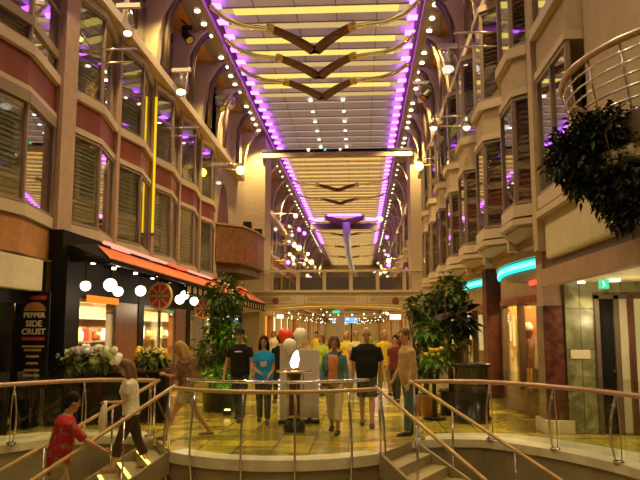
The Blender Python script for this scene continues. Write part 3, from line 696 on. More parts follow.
# lit goods inside the two shop windows
def shop_goods():
    random.seed(4)
    cols = ['red_wood', 'cream', 'orange_tan', 'white', 'sign_red', 'pale_flower', 'gold']
    for wi, (y0, y1, n, where) in enumerate(((14.6, 19.2, 9, 'first lit window past the dark corner post'), (20.2, 26.0, 9, 'lit window behind the wheel sign'))):
        rt = thing('display_shelf', 'wooden display shelves inside the '+where, 'shelf', (-6.6, (y0+y1)/2, 0))
        MB().box(-6.85, -6.8, y0-0.4, y1+0.3, 0.0, 2.3).build('back', 'room_warm', rt)
        for z in (0.9, 1.45, 2.0): MB().box(-6.8, -6.35, y0-0.4, y1+0.3, z-0.02, z+0.02).build('shelf_board', 'brown_trim', rt)
        for sz in (0.9, 1.45):
            for i in range(n):
                y = y0+(y1-y0)*(i+0.5)/n+0.2; m = cols[(i*3+wi+int(sz*2)) % 7]; h = random.uniform(0.26, 0.42)
                b = MB(); k = (i+int(sz)) % 3
                if k == 0: b.lathe([(0.09, 0), (0.11, h*0.3), (0.10, h*0.65), (0.04, h*0.8), (0.045, h)], (-6.55, y, sz+0.02), 12)
                elif k == 1: b.box(-6.62, -6.48, y-0.10, y+0.10, sz+0.02, sz+0.02+h)
                else: b.ball((-6.55, y, sz+0.02+0.12), 0.125, 12, 8)
                tag(b.build(['jar', 'box', 'bowl'][k], m), 'goods standing on the display shelves inside the '+where, 'goods', 'goods in the '+where)
        o = MB(); o.box(-6.4, -6.0, y0+0.1, y1-0.1, 2.36, 2.40); tag(o.build('shelf_light', 'shop_glow'), 'flat warm light over the shelves in the '+where, 'light')
        lamp('AREA', (-5.95, (y0+y1)/2, 2.30), 620, (1, .74, .42), 0.4, (0, R(50), 0), sy=y1-y0)
    tag(MB().box(-5.40, -5.36, 13.55, 15.3, 2.28, 2.42).build('fascia_sign', 'orange_glow'), 'narrow glowing orange strip sign over the first lit shop window', 'sign')
shop_goods()
FONT_I = [0]
def text(s, loc, size, rot, m, parent=None, name='lettering', ext=0.004):
    cu = bpy.data.curves.new(name, 'FONT'); cu.body = s; cu.size = size; cu.align_x = 'CENTER'; cu.align_y = 'CENTER'; cu.extrude = ext; cu.offset = size*0.03
    t = bpy.data.objects.new(name, cu); col.objects.link(t); t.rotation_euler = rot; t.location = loc
    bpy.context.view_layer.update(); dg = bpy.context.evaluated_depsgraph_get()
    me = bpy.data.meshes.new_from_object(t.evaluated_get(dg)); bpy.data.objects.remove(t)
    o = bpy.data.objects.new(name, me); col.objects.link(o); me.materials.clear(); me.materials.append(M[m])
    o.rotation_euler = rot; o.location = Vector(loc)-(world_loc(parent) if parent else Vector((0, 0, 0)))
    if parent: o.parent = parent
    return o
def poster():
    cx, y = -5.80, 12.22; rt = thing('menu_poster', 'tall dark menu board with red bands and pale block lettering beside the entrance', 'sign', (cx, y+0.05, 0.9))
    MB().box(cx-0.26, cx+0.26, y, y+0.06, 0.72, 2.42).build('board', 'black', rt, bevel=0.01)
    b = MB(); z = 2.30
    b.box(cx-0.20, cx+0.20, y-0.012, y, 2.27, 2.34); b.box(cx-0.20, cx+0.20, y-0.012, y, 1.55, 1.61); b.box(cx-0.20, cx+0.20, y-0.012, y, 0.80, 0.84); b.build('red_band', 'sign_red', rt)
    n = 12; arch = [(cx+0.20*math.cos(math.pi*i/n), y-0.01, 2.07+0.16*math.sin(math.pi*i/n)) for i in range(n+1)]
    MB().extrude(arch, (0, 0.008, 0)).build('picture_arch', 'orange_tan', rt)
    rot = (R(90), 0, 0)
    for s, z, k in (('PEPPER', 1.99, .125), ('SIDE', 1.84, .15), ('CRUST', 1.70, .14)): text(s, (cx, y-0.014, z), k, rot, 'cream', rt)
    b = MB()
    for i, z in enumerate((1.38, 1.27, 1.15, 1.03, 0.94)):
        w = (0.16, 0.12, 0.11, 0.14, 0.15)[i]
        for j in range(7): b.box(cx-w+j*2*w/7, cx-w+j*2*w/7+w*0.19, y-0.008, y, z-0.02, z+0.02)
    b.build('small_print', 'gold', rt, label='rows of illegible gold lettering')
    MB().box(cx-0.2, cx+0.2, y-0.01, y, 1.43, 1.46).build('rule', 'gold', rt)
poster()
tag(MB().box(-6.62, -6.40, 11.0, 11.5, 2.05, 2.18).build('entrance_lamp', 'bulb_warm'), 'yellow lit lamp box inside the dark entrance under the white fascia', 'lamp')

# ================================================================ RIGHT SHOPS
def bowed(y0, y1, x0, bow, n=14, ex=1.0): return [(x0-bow*math.sin(math.pi*(i/n)**ex), y0+(y1-y0)*i/n) for i in range(n+1)]
def right_shop(y0, y1, x0, bow, nm, first):
    p = bowed(y0, y1, x0, bow)
    b = MB()
    for a, c in zip(p, p[1:]): b.prism([a, c, (c[0]+0.18, c[1]), (a[0]+0.18, a[1])], 2.42, 3.46)
    w = b.build('wall_'+nm, 'tan_dark', **S)
    b = MB()
    for a, c in zip(p, p[1:]): b.prism([(a[0]-0.10, a[1]), (c[0]-0.10, c[1]), c, a], 3.17, 3.46)
    b.build('fascia', 'tan', w, **S)
    b = MB()
    for a, c in zip(p, p[1:]): b.prism([a, c, (c[0]+0.15, c[1]), (a[0]+0.15, a[1])], 0, 0.55)
    b.build('plinth', 'dark_red_marble', w, **S)
    b = MB()
    for a, c in zip(p, p[1:]): b.prism([(a[0]-.03, a[1]), (c[0]-.03, c[1]), (c[0]+0.1, c[1]), (a[0]+0.1, a[1])], 2.28, 2.42)
    b.build('red_lintel', 'red_wood', w, **S)
    for i in (0, 5, 10, 14):
        x, y = p[i]; MB().box(x-0.02, x+0.12, y-0.06, y+0.06, 0.5, 2.3).build('mullion', 'brown_trim', w, **S)
    for i0, i1 in ((0, 5), (5, 10), (10, 14)):
        wn[0] += 1; MB().sheet([(x+0.06, y) for x, y in p[i0:i1+1]], 0.55, 2.28, 0.012).build('window_%d' % wn[0], 'shop_glass', **S)
    return p
p1 = right_shop(13.3, 18.4, 3.62, 0.32, 'right_bowed_shop', True)
p2 = right_shop(19.0, 24.6, 3.60, 0.34, 'right_second_shop', False)
p3_ = right_shop(25.2, 31.4, 3.60, 0.30, 'right_third_shop', False)
for y in (18.7, 24.9): MB().box(3.25, 3.75, y-0.28, y+0.28, 0, 3.5).build('column_%s' % ('shop' if y < 20 else 'far_shop'), 'walnut', **S)
for pp, a, c, lab in ((p1, 1, 13, 'bowed glowing turquoise neon band over the near bowed shop'), (p2, 2, 10, 'farther turquoise neon band over the shop behind the plants'),):
    rt = thing('neon_band', lab, 'sign', (pp[7][0], pp[7][1], 2.95)); b = MB(); k = MB()
    for (x, y), (x2, y2) in zip(pp[a:c], pp[a+1:c+1]):
        b.prism([(x-0.06, y), (x2-0.06, y2), (x2, y2), (x, y)], 2.95, 3.13); k.prism([(x-0.075, y), (x2-0.075, y2), (x2-0.06, y2), (x-0.06, y)], 3.00, 3.08)
    b.build('band', 'neon_cyan', rt); k.build('core', 'neon_cyan_core', rt, label='paler middle of the band')
tag(MB().box(3.26, 3.32, 18.5, 18.9, 2.95, 3.08).build('neon_sign', 'neon_cyan'), 'short turquoise neon block on the pillar between two neon bands', 'sign')
tag(MB().box(3.38, 3.44, 13.75, 14.3, 2.62, 2.70).build('neon_sign', 'neon_red'), 'small red neon sign under the near turquoise band', 'sign')
lamp('AREA', (4.2, 15.8, 2.9), 260, (1, .66, .26), 0.8, (0, 0, 0), sy=3.4); lamp('AREA', (4.6, 21.8, 2.9), 60, (1, .7, .3), 1.2, (0, 0, 0), sy=3.0); lamp('AREA', (4.6, 28, 2.9), 60, (1, .7, .3), 1.2, (0, 0, 0), sy=3.0)
for x, y, w, m, l in ((3.80, 17.7, .16, 'gold', 'narrow golden display panel in the bowed shop window'), (4.08, 17.3, .20, 'orange_tan', 'orange-brown display panel beside the golden one in the bowed shop window'), (4.35, 16.6, .28, 'red_wood', 'wide red-brown display panel behind the mannequin')):
    rt = thing('display_screen', l, 'panel', (x, y, 0)); MB().box(x-w, x+w, y-0.04, y+0.04, 0.04, 2.3).build('board', m, rt, bevel=0.01); MB().box(x-w, x+w, y-0.15, y+0.15, 0, 0.04).build('foot', 'black', rt)
def mannequin():
    x, y = 3.66, 15.7; rt = thing('shop_mannequin', 'mannequin with a white cap and lime scarf standing in the bowed shop window', 'mannequin', (x, y, 0))
    b = MB(); b.lathe([(0.16, 0.92), (0.17, 1.0), (0.13, 1.15), (0.17, 1.35), (0.19, 1.46), (0.06, 1.52), (0.055, 1.58), (0.09, 1.64), (0.095, 1.74), (0.05, 1.83)], (x, y, 0), 16)
    b.tube([(x, y-0.2, 1.45), (x-0.02, y-0.25, 1.2), (x-0.08, y-0.2, 0.98)], [.05, .04, .03]); b.tube([(x, y+0.2, 1.45), (x-0.02, y+0.25, 1.2), (x-0.08, y+0.2, 0.98)], [.05, .04, .03])
    b.build('body', 'walnut', rt, True); b = MB(); b.lathe([(0.02, 0.03), (0.02, 0.95)], (x, y, 0), 8); b.lathe([(0.18, 0), (0.18, 0.03)], (x, y, 0), 16); b.build('stand', 'chrome', rt)
    MB().lathe([(0.105, 1.72), (0.11, 1.80), (0.06, 1.88), (0.01, 1.90)], (x, y, 0), 14).build('cap', 'white', rt, True)
    MB().tube([(x-0.12, y-0.08, 1.5), (x-0.2, y-0.03, 1.3), (x-0.2, y, 0.95)], [.05, .06, .07]).build('scarf', 'leaf_bright', rt, True)
mannequin()
for i, (x, y, z, l) in enumerate(((3.66, 14.45, 1.30, 'upper white box stacked in the bowed shop window'), (3.66, 14.5, 0.96, 'lower white box stacked in the bowed shop window'))):
    rt = thing('white_box', l, 'box', (x, y, z)); MB().box(x-0.14, x+0.14, y-0.18, y+0.18, z, z+(0.28 if i == 0 else 0.335)).build('carton', 'white', rt, bevel=0.01); MB().box(x-0.145, x+0.145, y-0.03, y+0.03, z+0.02, z+0.24).build('ribbon', 'cream', rt)
tag(MB().box(3.50, 3.90, 14.2, 14.8, 0.0, 0.96).build('plinth_block', 'dark_red_marble'), 'dark block carrying the two white boxes in the shop window', 'plinth')
def exit_sign():
    x, y, z = 3.80, 11.2, 2.37; rt = thing('exit_sign', 'small green running man exit sign under the cream soffit', 'sign', (x, y, z))
    MB().box(x-0.085, x+0.085, y, y+0.05, z-0.0, z+0.15).build('case', 'white', rt); MB().box(x-0.078, x+0.078, y-0.006, y, z+0.008, z+0.142).build('face', 'exit_green', rt)
    b = MB(); q = lambda a, c: (x+a, y-0.012, z+0.075+c)
    b.ball(q(-0.012, 0.043), 0.012, 8, 6); b.bar(q(-0.012, 0.03), q(0.0, -0.005), 0.02, 0.004, (0, 1, 0)); b.bar(q(0, -0.005), q(0.025, -0.03), 0.012, 0.004, (0, 1, 0)); b.bar(q(0, -0.005), q(-0.02, -0.05), 0.012, 0.004, (0, 1, 0)); b.bar(q(-0.01, 0.025), q(0.022, 0.012), 0.01, 0.004, (0, 1, 0))
    b.build('running_figure', 'white_sign', rt); MB().box(x-0.01, x+0.01, y+0.02, y+0.03, z+0.15, 2.56).build('hanger', 'chrome', rt)
exit_sign()
tag(MB().box(3.98, 4.14, 11.4, 11.6, 2.50, 2.56).build('soffit_light', 'white_sign'), 'square white light set in the soffit beside the exit sign', 'light')
lamp('POINT', (4.2, 11.2, 1.9), 22, (1, .82, .4), 0.04)  # added fill light with no fixture, brightening the soffit
tag(MB().box(3.56, 3.88, 12.27, 12.30, 1.25, 1.40).build('wall_plaque', 'cream'), 'small cream plaque on the green marble wall beside the alcove door', 'sign')
for x, y in ((3.72, 12.05), (4.6, 9.6)): 
    b = MB(); b.disc((x, y, 2.53), 0.06, (0, 0, 1), 0.03, 12); tag(b.build('soffit_spotlight', 'lamp_white'), 'round recessed spotlight in the alcove soffit', 'light', 'alcove spotlights')
lamp('SPOT', (3.75, 12.0, 2.5), 45, (1, .85, .45), 0.05, (0, 0, 0), 120)
lamp('SPOT', (4.6, 9.6, 2.5), 130, (1, .85, .5), 0.05, (R(25), 0, 0), 130)

# ================================================================ UPPER FIXTURES
def bracket(side, y, z, reach, lit, label, strength='bulb_warm'):
    s = 1 if side == 'left' else -1; xw = XWL if s > 0 else XWR
    rt = thing('lamp_bracket', label, 'lamp', (xw, y, z))
    MB().tube([(xw-s*0.1, y, z), (xw+s*reach, y, z)], 0.022, 6).build('rod', 'chrome', rt, True); MB().tube([(xw-s*0.1, y+0.3, z-0.16), (xw+s*(reach-0.15), y+0.3, z-0.16)], 0.018, 6).build('rod', 'chrome', rt, True)
    MB().tube([(xw+s*0.1, y, z+0.5), (xw+s*0.42, y, z)], 0.016, 6).build('brace', 'chrome', rt, True)
    for i, f in enumerate(lit):
        x = xw+s*(reach*f); b = MB(); b.lathe([(0.05, 0.0), (0.09, -0.10), (0.10, -0.24)], (x, y, z-0.03), 12); h = b.build('lamp_head', 'chrome', rt, True)
        MB().ball((x, y, z-0.27), 0.17 if strength == 'lamp_yellow' and i == 0 else 0.10, 12, 8).build('bulb', strength, h, True)
bracket('left', 13.5, 7.45, 1.35, (), 'pair of plain silver rods sticking out from the wall high beside the nearest bay')
bracket('left', 19.3, 7.5, 1.32, (), 'pair of yellow lit rods sticking out beside the bright yellow column')
bracket('left', 26.9, 8.25, 1.25, (0.95,), 'rod with a bright yellow lamp at its end before the tan pier', 'lamp_yellow')
bracket('right', 13.1, 7.45, 1.25, (), 'pair of silver rods sticking out high over the louvred bays')
bracket('right', 16.9, 6.95, 1.35, (0.95, 0.35), 'rod with two lamps over the louvred bays', 'white_sign')
bracket('right', 25.3, 7.95, 1.0, (0.95, 0.2), 'rod with a dazzling yellow lamp and a smaller one beside the tall pier', 'lamp_yellow')
lamp('POINT', (-4.45, 26.8, 7.9), 50, (1, .7, .15), 0.1); lamp('POINT', (2.05, 25.2, 7.65), 130, (1, .7, .15), 0.1)
rt = thing('column_light', 'tall bright yellow light strip running up the wall column between the bays', 'light', (-5.6, 19.0, 4.0))
MB().box(-5.79, -5.74, 18.92, 18.98, 4.4, 8.3).build('tube', 'led_yellow', rt); MB().box(-5.80, -5.73, 18.92, 19.0, 4.3, 4.4).build('holder', 'chrome', rt)
def spot_black(x, y, z, label, s):
    rt = thing('stage_spotlight', label, 'spotlight', (x, y, z)); b = MB(); c = Vector((x, y, z)); d = Vector((s*0.55, -0.35, -0.75)).normalized()
    b.tube([c-d*0.22, c-d*0.1, c+d*0.16, c+d*0.2], [0.08, 0.13, 0.14, 0.16], 12); b.build('housing', 'black', rt, True)
    MB().tube([c+d*0.2, c+d*0.205], 0.12, 12).build('lens', 'chrome', rt); MB().tube([c, c+Vector((0, 0, 0.35)), c+Vector((-s*0.2, 0, 0.55))], 0.025, 6).build('yoke', 'black', rt)
    b = MB(); b.box(x-0.16, x+0.16, y-0.02, y+0.02, z+0.20, z+0.34); b.build('barn_door', 'black', rt)
spot_black(-5.2, 20.0, 10.55, 'black stage spotlight hanging highest on the left by the ceiling trim', 1)
spot_black(-5.05, 24.3, 9.8, 'black stage spotlight hanging before the orange panel on the left', 1)
spot_black(2.3, 23.3, 9.7, 'black stage spotlight hanging beside the right ceiling trim below the glass lamp', -1)
spot_black(2.45, 18.5, 11.0, 'black stage spotlight hanging highest on the right by the ceiling trim', -1)
def glass_lamp(x, y, z, label, m='bulb_glass', bulb='dim_glow', r=0.22):
    rt = thing('glass_lamp', label, 'lamp', (x, y, z)); MB().lathe([(0.07, 0.34), (r*0.7, 0.22), (r, 0.0), (r*0.85, -0.18), (r*0.6, -0.26)], (x, y, z), 16).build('glass_shade', m, rt, True)
    MB().ball((x, y, z-0.17), r*0.6, 12, 8, (1, 1, 0.6)).build('bulb', bulb, rt, True); MB().box(x-0.27, x+0.27, y-0.05, y+0.05, z+0.42, z+0.52).build('mount', 'panel_grey', rt); MB().tube([(x, y, z+0.3), (x, y, z+0.45)], 0.03, 8).build('stem', 'chrome', rt)
glass_lamp(-5.02, 18.8, 8.55, 'clear glass lamp glowing yellow under the left cornice', bulb='bulb_warm')
glass_lamp(-5.1, 14.5, 8.4, 'clear glass lamp reflected yellow beside the third-deck bay on the left', bulb='bulb_warm', r=0.15)
glass_lamp(2.35, 18.0, 8.75, 'large clear glass lamp under the right cornice', r=0.28, bulb='white_sign'); glass_lamp(2.2, 24.5, 10.1, 'small clear glass lamp by the right ceiling trim', r=0.2, bulb='dim_glow')
glass_lamp(-4.9, 25.5, 10.3, 'small clear glass lamp by the left ceiling trim', r=0.2, bulb='dim_glow'); glass_lamp(-4.75, 22.9, 6.8, 'white glass lamp hanging by the red spandrels on the left', r=0.16, bulb='white_sign')
# double bent pipes from wall to ceiling trim
for s, ys in ((1, (13.4, 16.3, 19.2, 22.2, 25.1, 28.0, 31.0)), (-1, (14.6, 17.4, 20.2, 23.1, 26.0, 29.0, 32.0))):
    for i, y in enumerate(ys):
        xw = XWL if s > 0 else XWR; xt = -5.05 if s > 0 else 2.35
        rt = thing('bent_pipe_pair', '%s pair of bent brown pipes up the %s wall, counted from near' % (ordinal(i), 'left' if s > 0 else 'right'), 'pipe', (xw, y, 9.3), 'bent brown pipes on the %s' % ('left' if s > 0 else 'right'))
        for d in (0, 0.22):
            MB().tube([(xw+s*0.28, y+d, 9.26), (xw+s*0.30, y+d, 10.3), (xw+s*0.36, y+d, 10.9), (xw+s*0.55, y+d, 11.35), (xt, y+d, 11.60)], 0.065, 8).build('pipe', 'brown_trim', rt, True)
# balcony box with wooden front, and rail rings of the round balcony
def wood_balcony():
    rt = thing('wooden_balcony', 'red-brown wooden balcony box jutting from the tan pier wall beside the pointed niche', 'balcony', (-5.2, 30.5, 4.4))
    b = MB(); b.prism([(-5.9, 28.0), (-4.95, 29.0), (-4.62, 31.0), (-4.62, 33.2), (-5.9, 34.2)], 4.45, 6.0); b.build('box', 'balcony_wood', rt, bevel=0.04)
    b = MB(); b.prism([(-5.9, 27.9), (-4.9, 28.95), (-4.55, 31.0), (-4.55, 33.3), (-5.9, 34.3)], 6.0, 6.08); b.build('coping', 'tan_dark', rt)
    b = MB(); b.prism([(-5.9, 28.3), (-5.1, 29.3), (-4.8, 31.0), (-4.8, 33.0), (-5.9, 34.0)], 4.1, 4.45); b.build('underside', 'brown_trim', rt)
    MB().prism([(-4.92, 29.3), (-4.65, 31.0), (-4.60, 31.0), (-4.87, 29.3)], 4.6, 5.2).build('red_panel', 'red_wood', rt)
wood_balcony()
for x, y, l in ((-4.95, 30.2, 'nearer black camera on the wooden balcony coping'), (-4.8, 32.4, 'farther black camera on the wooden balcony coping')):
    rt = thing('camera_box', l, 'camera', (x, y, 6.08)); MB().box(x-0.18, x+0.18, y-0.15, y+0.15, 6.08, 6.42).build('housing', 'black', rt, bevel=0.03); MB().tube([(x, y-0.15, 6.27), (x, y-0.3, 6.27)], 0.09, 10).build('lens_hood', 'black', rt)
def round_balcony():
    c = Vector((4.4, 7.9)); rt = thing('round_balcony', 'round balcony with stacked curved brass rails and a wooden top rail over the dark shrub', 'balcony', (3.3, 7.9, 3.45))
    arc = lambda r, z: [Vector((c.x-r*math.cos(R(a)), c.y+r*math.sin(R(a)), z)) for a in range(-49, 50, 7)]
    MB().tube(arc(2.0, 4.66), 0.038, 8).build('top_rail', 'rail_pink', rt, True)
    for z in (4.54, 4.42, 4.30, 4.18, 4.06, 3.94, 3.82): MB().tube(arc(1.99-(4.6-z)*0.16, z), 0.012, 6).build('rail', 'chrome', rt, True)
    for a in range(-42, 50, 14):
        MB().tube([(c.x-r*math.cos(R(a)), c.y+r*math.sin(R(a)), z) for r, z in ((1.99, 4.64), (1.94, 4.3), (1.86, 3.9), (1.83, 3.6))], 0.013, 6).build('baluster', 'chrome', rt, True)
    MB().prism([(c.x-1.9*math.cos(R(a)), c.y+1.9*math.sin(R(a))) for a in range(-49, 50, 7)], 3.44, 3.60).build('floor_slab', 'cream', rt)
round_balcony()

# ================================================================ CEILING ORNAMENTS
def chevron(y, label, scale=1.0):
    rt = thing('ceiling_ornament', label, 'ornament', (XC-0.2, y, ZC-0.3), 'V-shaped ceiling ornaments'); z = ZC-0.30; x0 = XC-0.2
    for s, hand in ((-1, 'left'), (1, 'right')):
        arm = [Vector((x0+s*t*1.28, y-1.95*t-0.16*math.sin(math.pi*t), z)) for t in [i/8 for i in range(9)]]
        b = MB(); rr = []
        for i, p in enumerate(arm):
            q = arm[min(i+1, 8)]-arm[max(i-1, 0)]; nrm = Vector((-q.y, q.x, 0)).normalized()*(0.19-0.05*i/8)
            rr.append([p-nrm-Vector((0, 0, .07)), p+nrm-Vector((0, 0, .07)), p+nrm+Vector((0, 0, .07)), p-nrm+Vector((0, 0, .07))])
        b.rings(rr); b.build('wooden_arm', 'walnut', rt)
        e = arm[-1]; b = MB(); b.tube([e-Vector((s*0.02, 0, 0)), e+Vector((s*0.14, -0.10, 0))], 0.15, 10); b.build('collar', 'gold', rt)
        ex = -4.55 if s < 0 else 1.85
        pts = [e, Vector((e.x+s*0.6, e.y-0.18, z)), Vector((e.x+(ex-e.x)*0.55, e.y-0.30, z+0.02)), Vector((e.x+(ex-e.x)*0.8, e.y-0.75, z+0.05)), Vector((ex, e.y-1.6, z+0.1))]
        sm = []
        for a in range(len(pts)-1):
            for k in range(4): sm.append(pts[a].lerp(pts[a+1], k/4))
        sm.append(pts[-1]); sm = [sm[0]]+[(sm[i-1]+sm[i]*2+sm[i+1])/4 for i in range(1, len(sm)-1)]+[sm[-1]]
        MB().tube(sm, 0.085, 8).build('metal_tube', 'chrome', rt, True)
    for x in (-1, 1): MB().tube([(x0+x*0.7, y-0.9, z+0.05), (x0+x*0.7, y-0.9, ZC+0.1)], 0.02, 6).build('hanger', 'chrome', rt)
for y, l in ((23.6, 'wooden V ceiling ornament nearest the top of the picture'), (26.1, 'second wooden V ceiling ornament from the top of the picture'), (28.6, 'third wooden V ceiling ornament, just before the grey ceiling stretch'),
             (48.6, 'first wooden V ceiling ornament beyond the lighting beam'), (53.8, 'second wooden V ceiling ornament beyond the lighting beam'), (66, 'small wooden V ceiling ornament just behind the hanging mast'),
             (73, 'small V ceiling ornament second behind the hanging mast'), (84, 'tiny V ceiling ornament third behind the hanging mast'), (96, 'tiny V ceiling ornament farthest down the promenade')): chevron(y, l)
def mast():
    x, y = -1.35, 60.0; rt = thing('hanging_mast', 'pale blue-grey tapering mast hanging below a wooden winged bar lit purple, far along the ceiling', 'sculpture', (x, y, 5.0))
    for s in (-1, 1):
        b = MB(); b.extrude([(x, y, 10.55), (x+s*1.6, y-0.4, 11.1), (x+s*1.75, y-0.4, 11.5), (x, y, 11.15)], (0, 0.4, 0)); b.build('wing', 'walnut', rt)
        MB().tube([(x+s*1.8, y, 11.2), (x+s*2.6, y, 11.15), (x+s*3.1, y, 11.35)], 0.12, 8).build('light_tube', 'purple_glow', rt)
    MB().box(x-1.4, x+1.4, y-0.9, y-0.75, 11.35, 11.5).build('light_bar', 'purple_glow', rt)
    MB().box(x-3.0, x+3.0, y+0.5, y+0.9, 10.4, 10.9).build('dark_bar', 'dark_frame', rt)
    b = MB(); b.tube([(x+0.15, y, 10.9), (x+0.2, y, 9.5), (x+0.35, y, 8.0), (x+0.65, y, 6.7), (x+0.85, y, 5.6)], [0.35, 0.33, 0.26, 0.24, 0.5], 10); b.build('mast', mat('mast_blue', (0.38, 0.40, 0.48), 0.4), rt, True)
mast()
# many small lamps along both walls beyond the bridge
random.seed(11)
def far_lamps():
    for side, xs in (('left', (-5.6, -3.9)), ('right', (1.2, 2.8))):
        for m, r, n, zr in (('bulb_warm', 0.13, 16, (3.2, 8.8)), ('white_sign', 0.12, 16, (3.8, 9.3)), ('purple_glow', 0.13, 7, (5, 9))):
            nm = {'bulb_warm': 'yellow', 'white_sign': 'white', 'purple_glow': 'purple'}[m]
            for i in range(n):
                y = random.uniform(40, 88); x = random.uniform(*xs); z = random.uniform(*zr); xw = XWL-0.05 if side == 'left' else XWR+0.05
                b = MB(); b.ball((x, y, z), r, 8, 6); o = tag(b.build('wall_lantern', m), 'tiny glowing %s lamp high beyond the bridge on the %s side' % (nm, side), 'lamp', '%s lamps beyond the bridge on the %s side' % (nm, side))
                b = MB(); b.tube([(xw, y, z+r), (x, y, z+r)], 0.02, 5); b.build('arm', 'brass', o)
far_lamps()
for (x, y, z, l) in ((-3.55, 40, 6.4, 'big yellow flare lamp beyond the bridge, upper of two on the left'), (-3.4, 48, 6.35, 'yellow flare lamp beyond the bridge, lower of two on the left')):
    rt = thing('flare_lamp', l, 'lamp', (x, y, z)); MB().ball((x, y, z), 0.16, 12, 8).build('bulb', 'lamp_yellow', rt, True); MB().tube([(x-2.4, y, z+0.2), (x, y, z+0.2)], 0.03, 6).build('rod', 'chrome', rt); MB().lathe([(0.05, 0.25), (0.14, 0.1)], (x, y, z), 10).build('cap', 'chrome', rt)
# hanging signs under the bridge
def hang_sign(x, y, z, w, h, m, name, label):
    rt = thing(name, label, 'sign', (x, y, z)); MB().box(x-w/2, x+w/2, y, y+0.08, z, z+h).build('face', m, rt, bevel=0.01); MB().box(x-w/2, x+w/2, y+0.08, y+0.12, z, z+h).build('case', 'dark_frame', rt)
    for s in (-1, 1): MB().tube([(x+s*w*0.35, y+0.06, z+h), (x+s*w*0.35, y+0.06, 2.86)], 0.012, 6).build('hanger', 'chrome', rt)
hang_sign(-1.25, 35.5, 2.53, 0.36, 0.15, 'exit_green', 'exit_sign', 'small green lit exit sign hanging under the middle of the bridge')
hang_sign(-4.15, 36.0, 2.28, 0.36, 0.22, 'white_sign', 'hanging_sign', 'white lit sign hanging under the bridge near the end of the awning')
hang_sign(1.75, 36.0, 2.22, 0.58, 0.28, 'white_sign', 'hanging_sign', 'larger white lit sign hanging under the bridge near the potted trees')
for x, y, z, l in ((-0.75, 55, 2.2, 'blue screen glowing far under the bridge, in the middle'), (-1.9, 60, 2.25, 'blue screen glowing far under the bridge, on the entrance side of the pillar')):
    rt = thing('blue_screen', l, 'screen', (x, y, z)); MB().box(x-0.5, x+0.5, y, y+0.1, z, z+0.45).build('screen', 'screen_blue', rt); MB().box(x-0.05, x+0.05, y+0.1, y+0.2, 0, z+0.3).build('pole', 'black', rt)
rt = thing('information_pillar', 'slim grey pillar standing beyond the bridge under the exit sign', 'pillar', (-1.22, 42, 0)); MB().box(-1.5, -1.0, 42, 42.4, 0.1, 3.2).build('shaft', 'panel_grey', rt); MB().box(-1.6, -0.9, 41.9, 42.5, 0, 0.1).build('base', 'black', rt)
random.seed(5)
for k in range(7):
    y = 41+5.2*k; z0 = 2.95-0.12*(k % 3); P = lambda t: Vector((-5.8+8.8*t, y, z0-1.9*t*(1-t)*(0.7+0.1*(k % 3))))
    rt = thing('light_string', '%s string of tiny lights slung across the promenade beyond the bridge, counted from the bridge' % ordinal(k), 'lights', (-1.35, y, 2.5))
    MB().tube([P(i/12) for i in range(13)], 0.012, 4).build('cord', 'black', rt)
    for i in range(16):
        if random.random() < 0.8:
            p = P((i+0.5)/16+random.uniform(-.03, .03)); MB().ball(p-Vector((0, 0, .06)), 0.042, 8, 5).build('bulb', 'lamp_white' if random.random() < 0.3 else 'bulb_small', rt, True)

# ================================================================ PLANTS, PLANTERS, TABLE, BALLOONS
def foliage(center, radii, n, seed, w=0.10, l=0.20, shell=0.45, droop=0.3, holes=()):
    random.seed(seed); b = MB(); c = Vector(center)
    for i in range(n):
        while True:
            d = Vector((random.gauss(0, 1), random.gauss(0, 1), random.gauss(0, 1)))
            if d.length > 0.1: break
        d.normalize(); t = random.uniform(shell, 1.0); k = 0.78+0.22*math.sin(5*d.x+3*d.z+seed)*math.cos(4*d.y+2*d.z)
        p = c+Vector((d.x*radii[0], d.y*radii[1], d.z*radii[2]))*t*k
        dd = d+Vector((random.uniform(-.8, .8), random.uniform(-.8, .8), random.uniform(-.7, .5)))
        s = random.uniform(0.7, 1.3); b.leaf(p, dd, w*s, l*s, droop)
    return b
def potted_tree(x, y, label, trunk_h, crowns, planter, low=None):
    rt = thing('potted_tree', label, 'tree', (x, y, 0))
    pr, ph, pm = planter
    b = MB(); b.lathe([(pr*0.92, 0), (pr, ph*0.9), (pr*1.04, ph*0.92), (pr*1.04, ph), (pr*0.9, ph), (pr*0.88, ph-0.05)], (x, y, 0), 28); b.build('planter', pm, rt, True)
    MB().disc((x, y, ph-0.05), pr*0.88, (0, 0, 1), 0.04, 24).build('soil', 'soil', rt)
    b = MB(); random.seed(int(x*10))
    for k in range(4):
        a = k*1.7; b.tube([(x+0.10*math.cos(a), y+0.10*math.sin(a), ph-0.04), (x+0.2*math.cos(a+0.4), y+0.2*math.sin(a+0.4), trunk_h*0.6), (x+0.35*math.cos(a+0.7), y+0.3*math.sin(a+0.7), trunk_h)], [0.035, 0.028, 0.015], 7)
    b.build('trunk', 'bark', rt, True)
    for i, (cx, cy, cz, rx, ry, rz, n, m, w, l) in enumerate(crowns):
        foliage((cx, cy, cz), (rx, ry, rz), n, i*7+int(x*100), w, l).build('foliage', m, rt)
    return rt
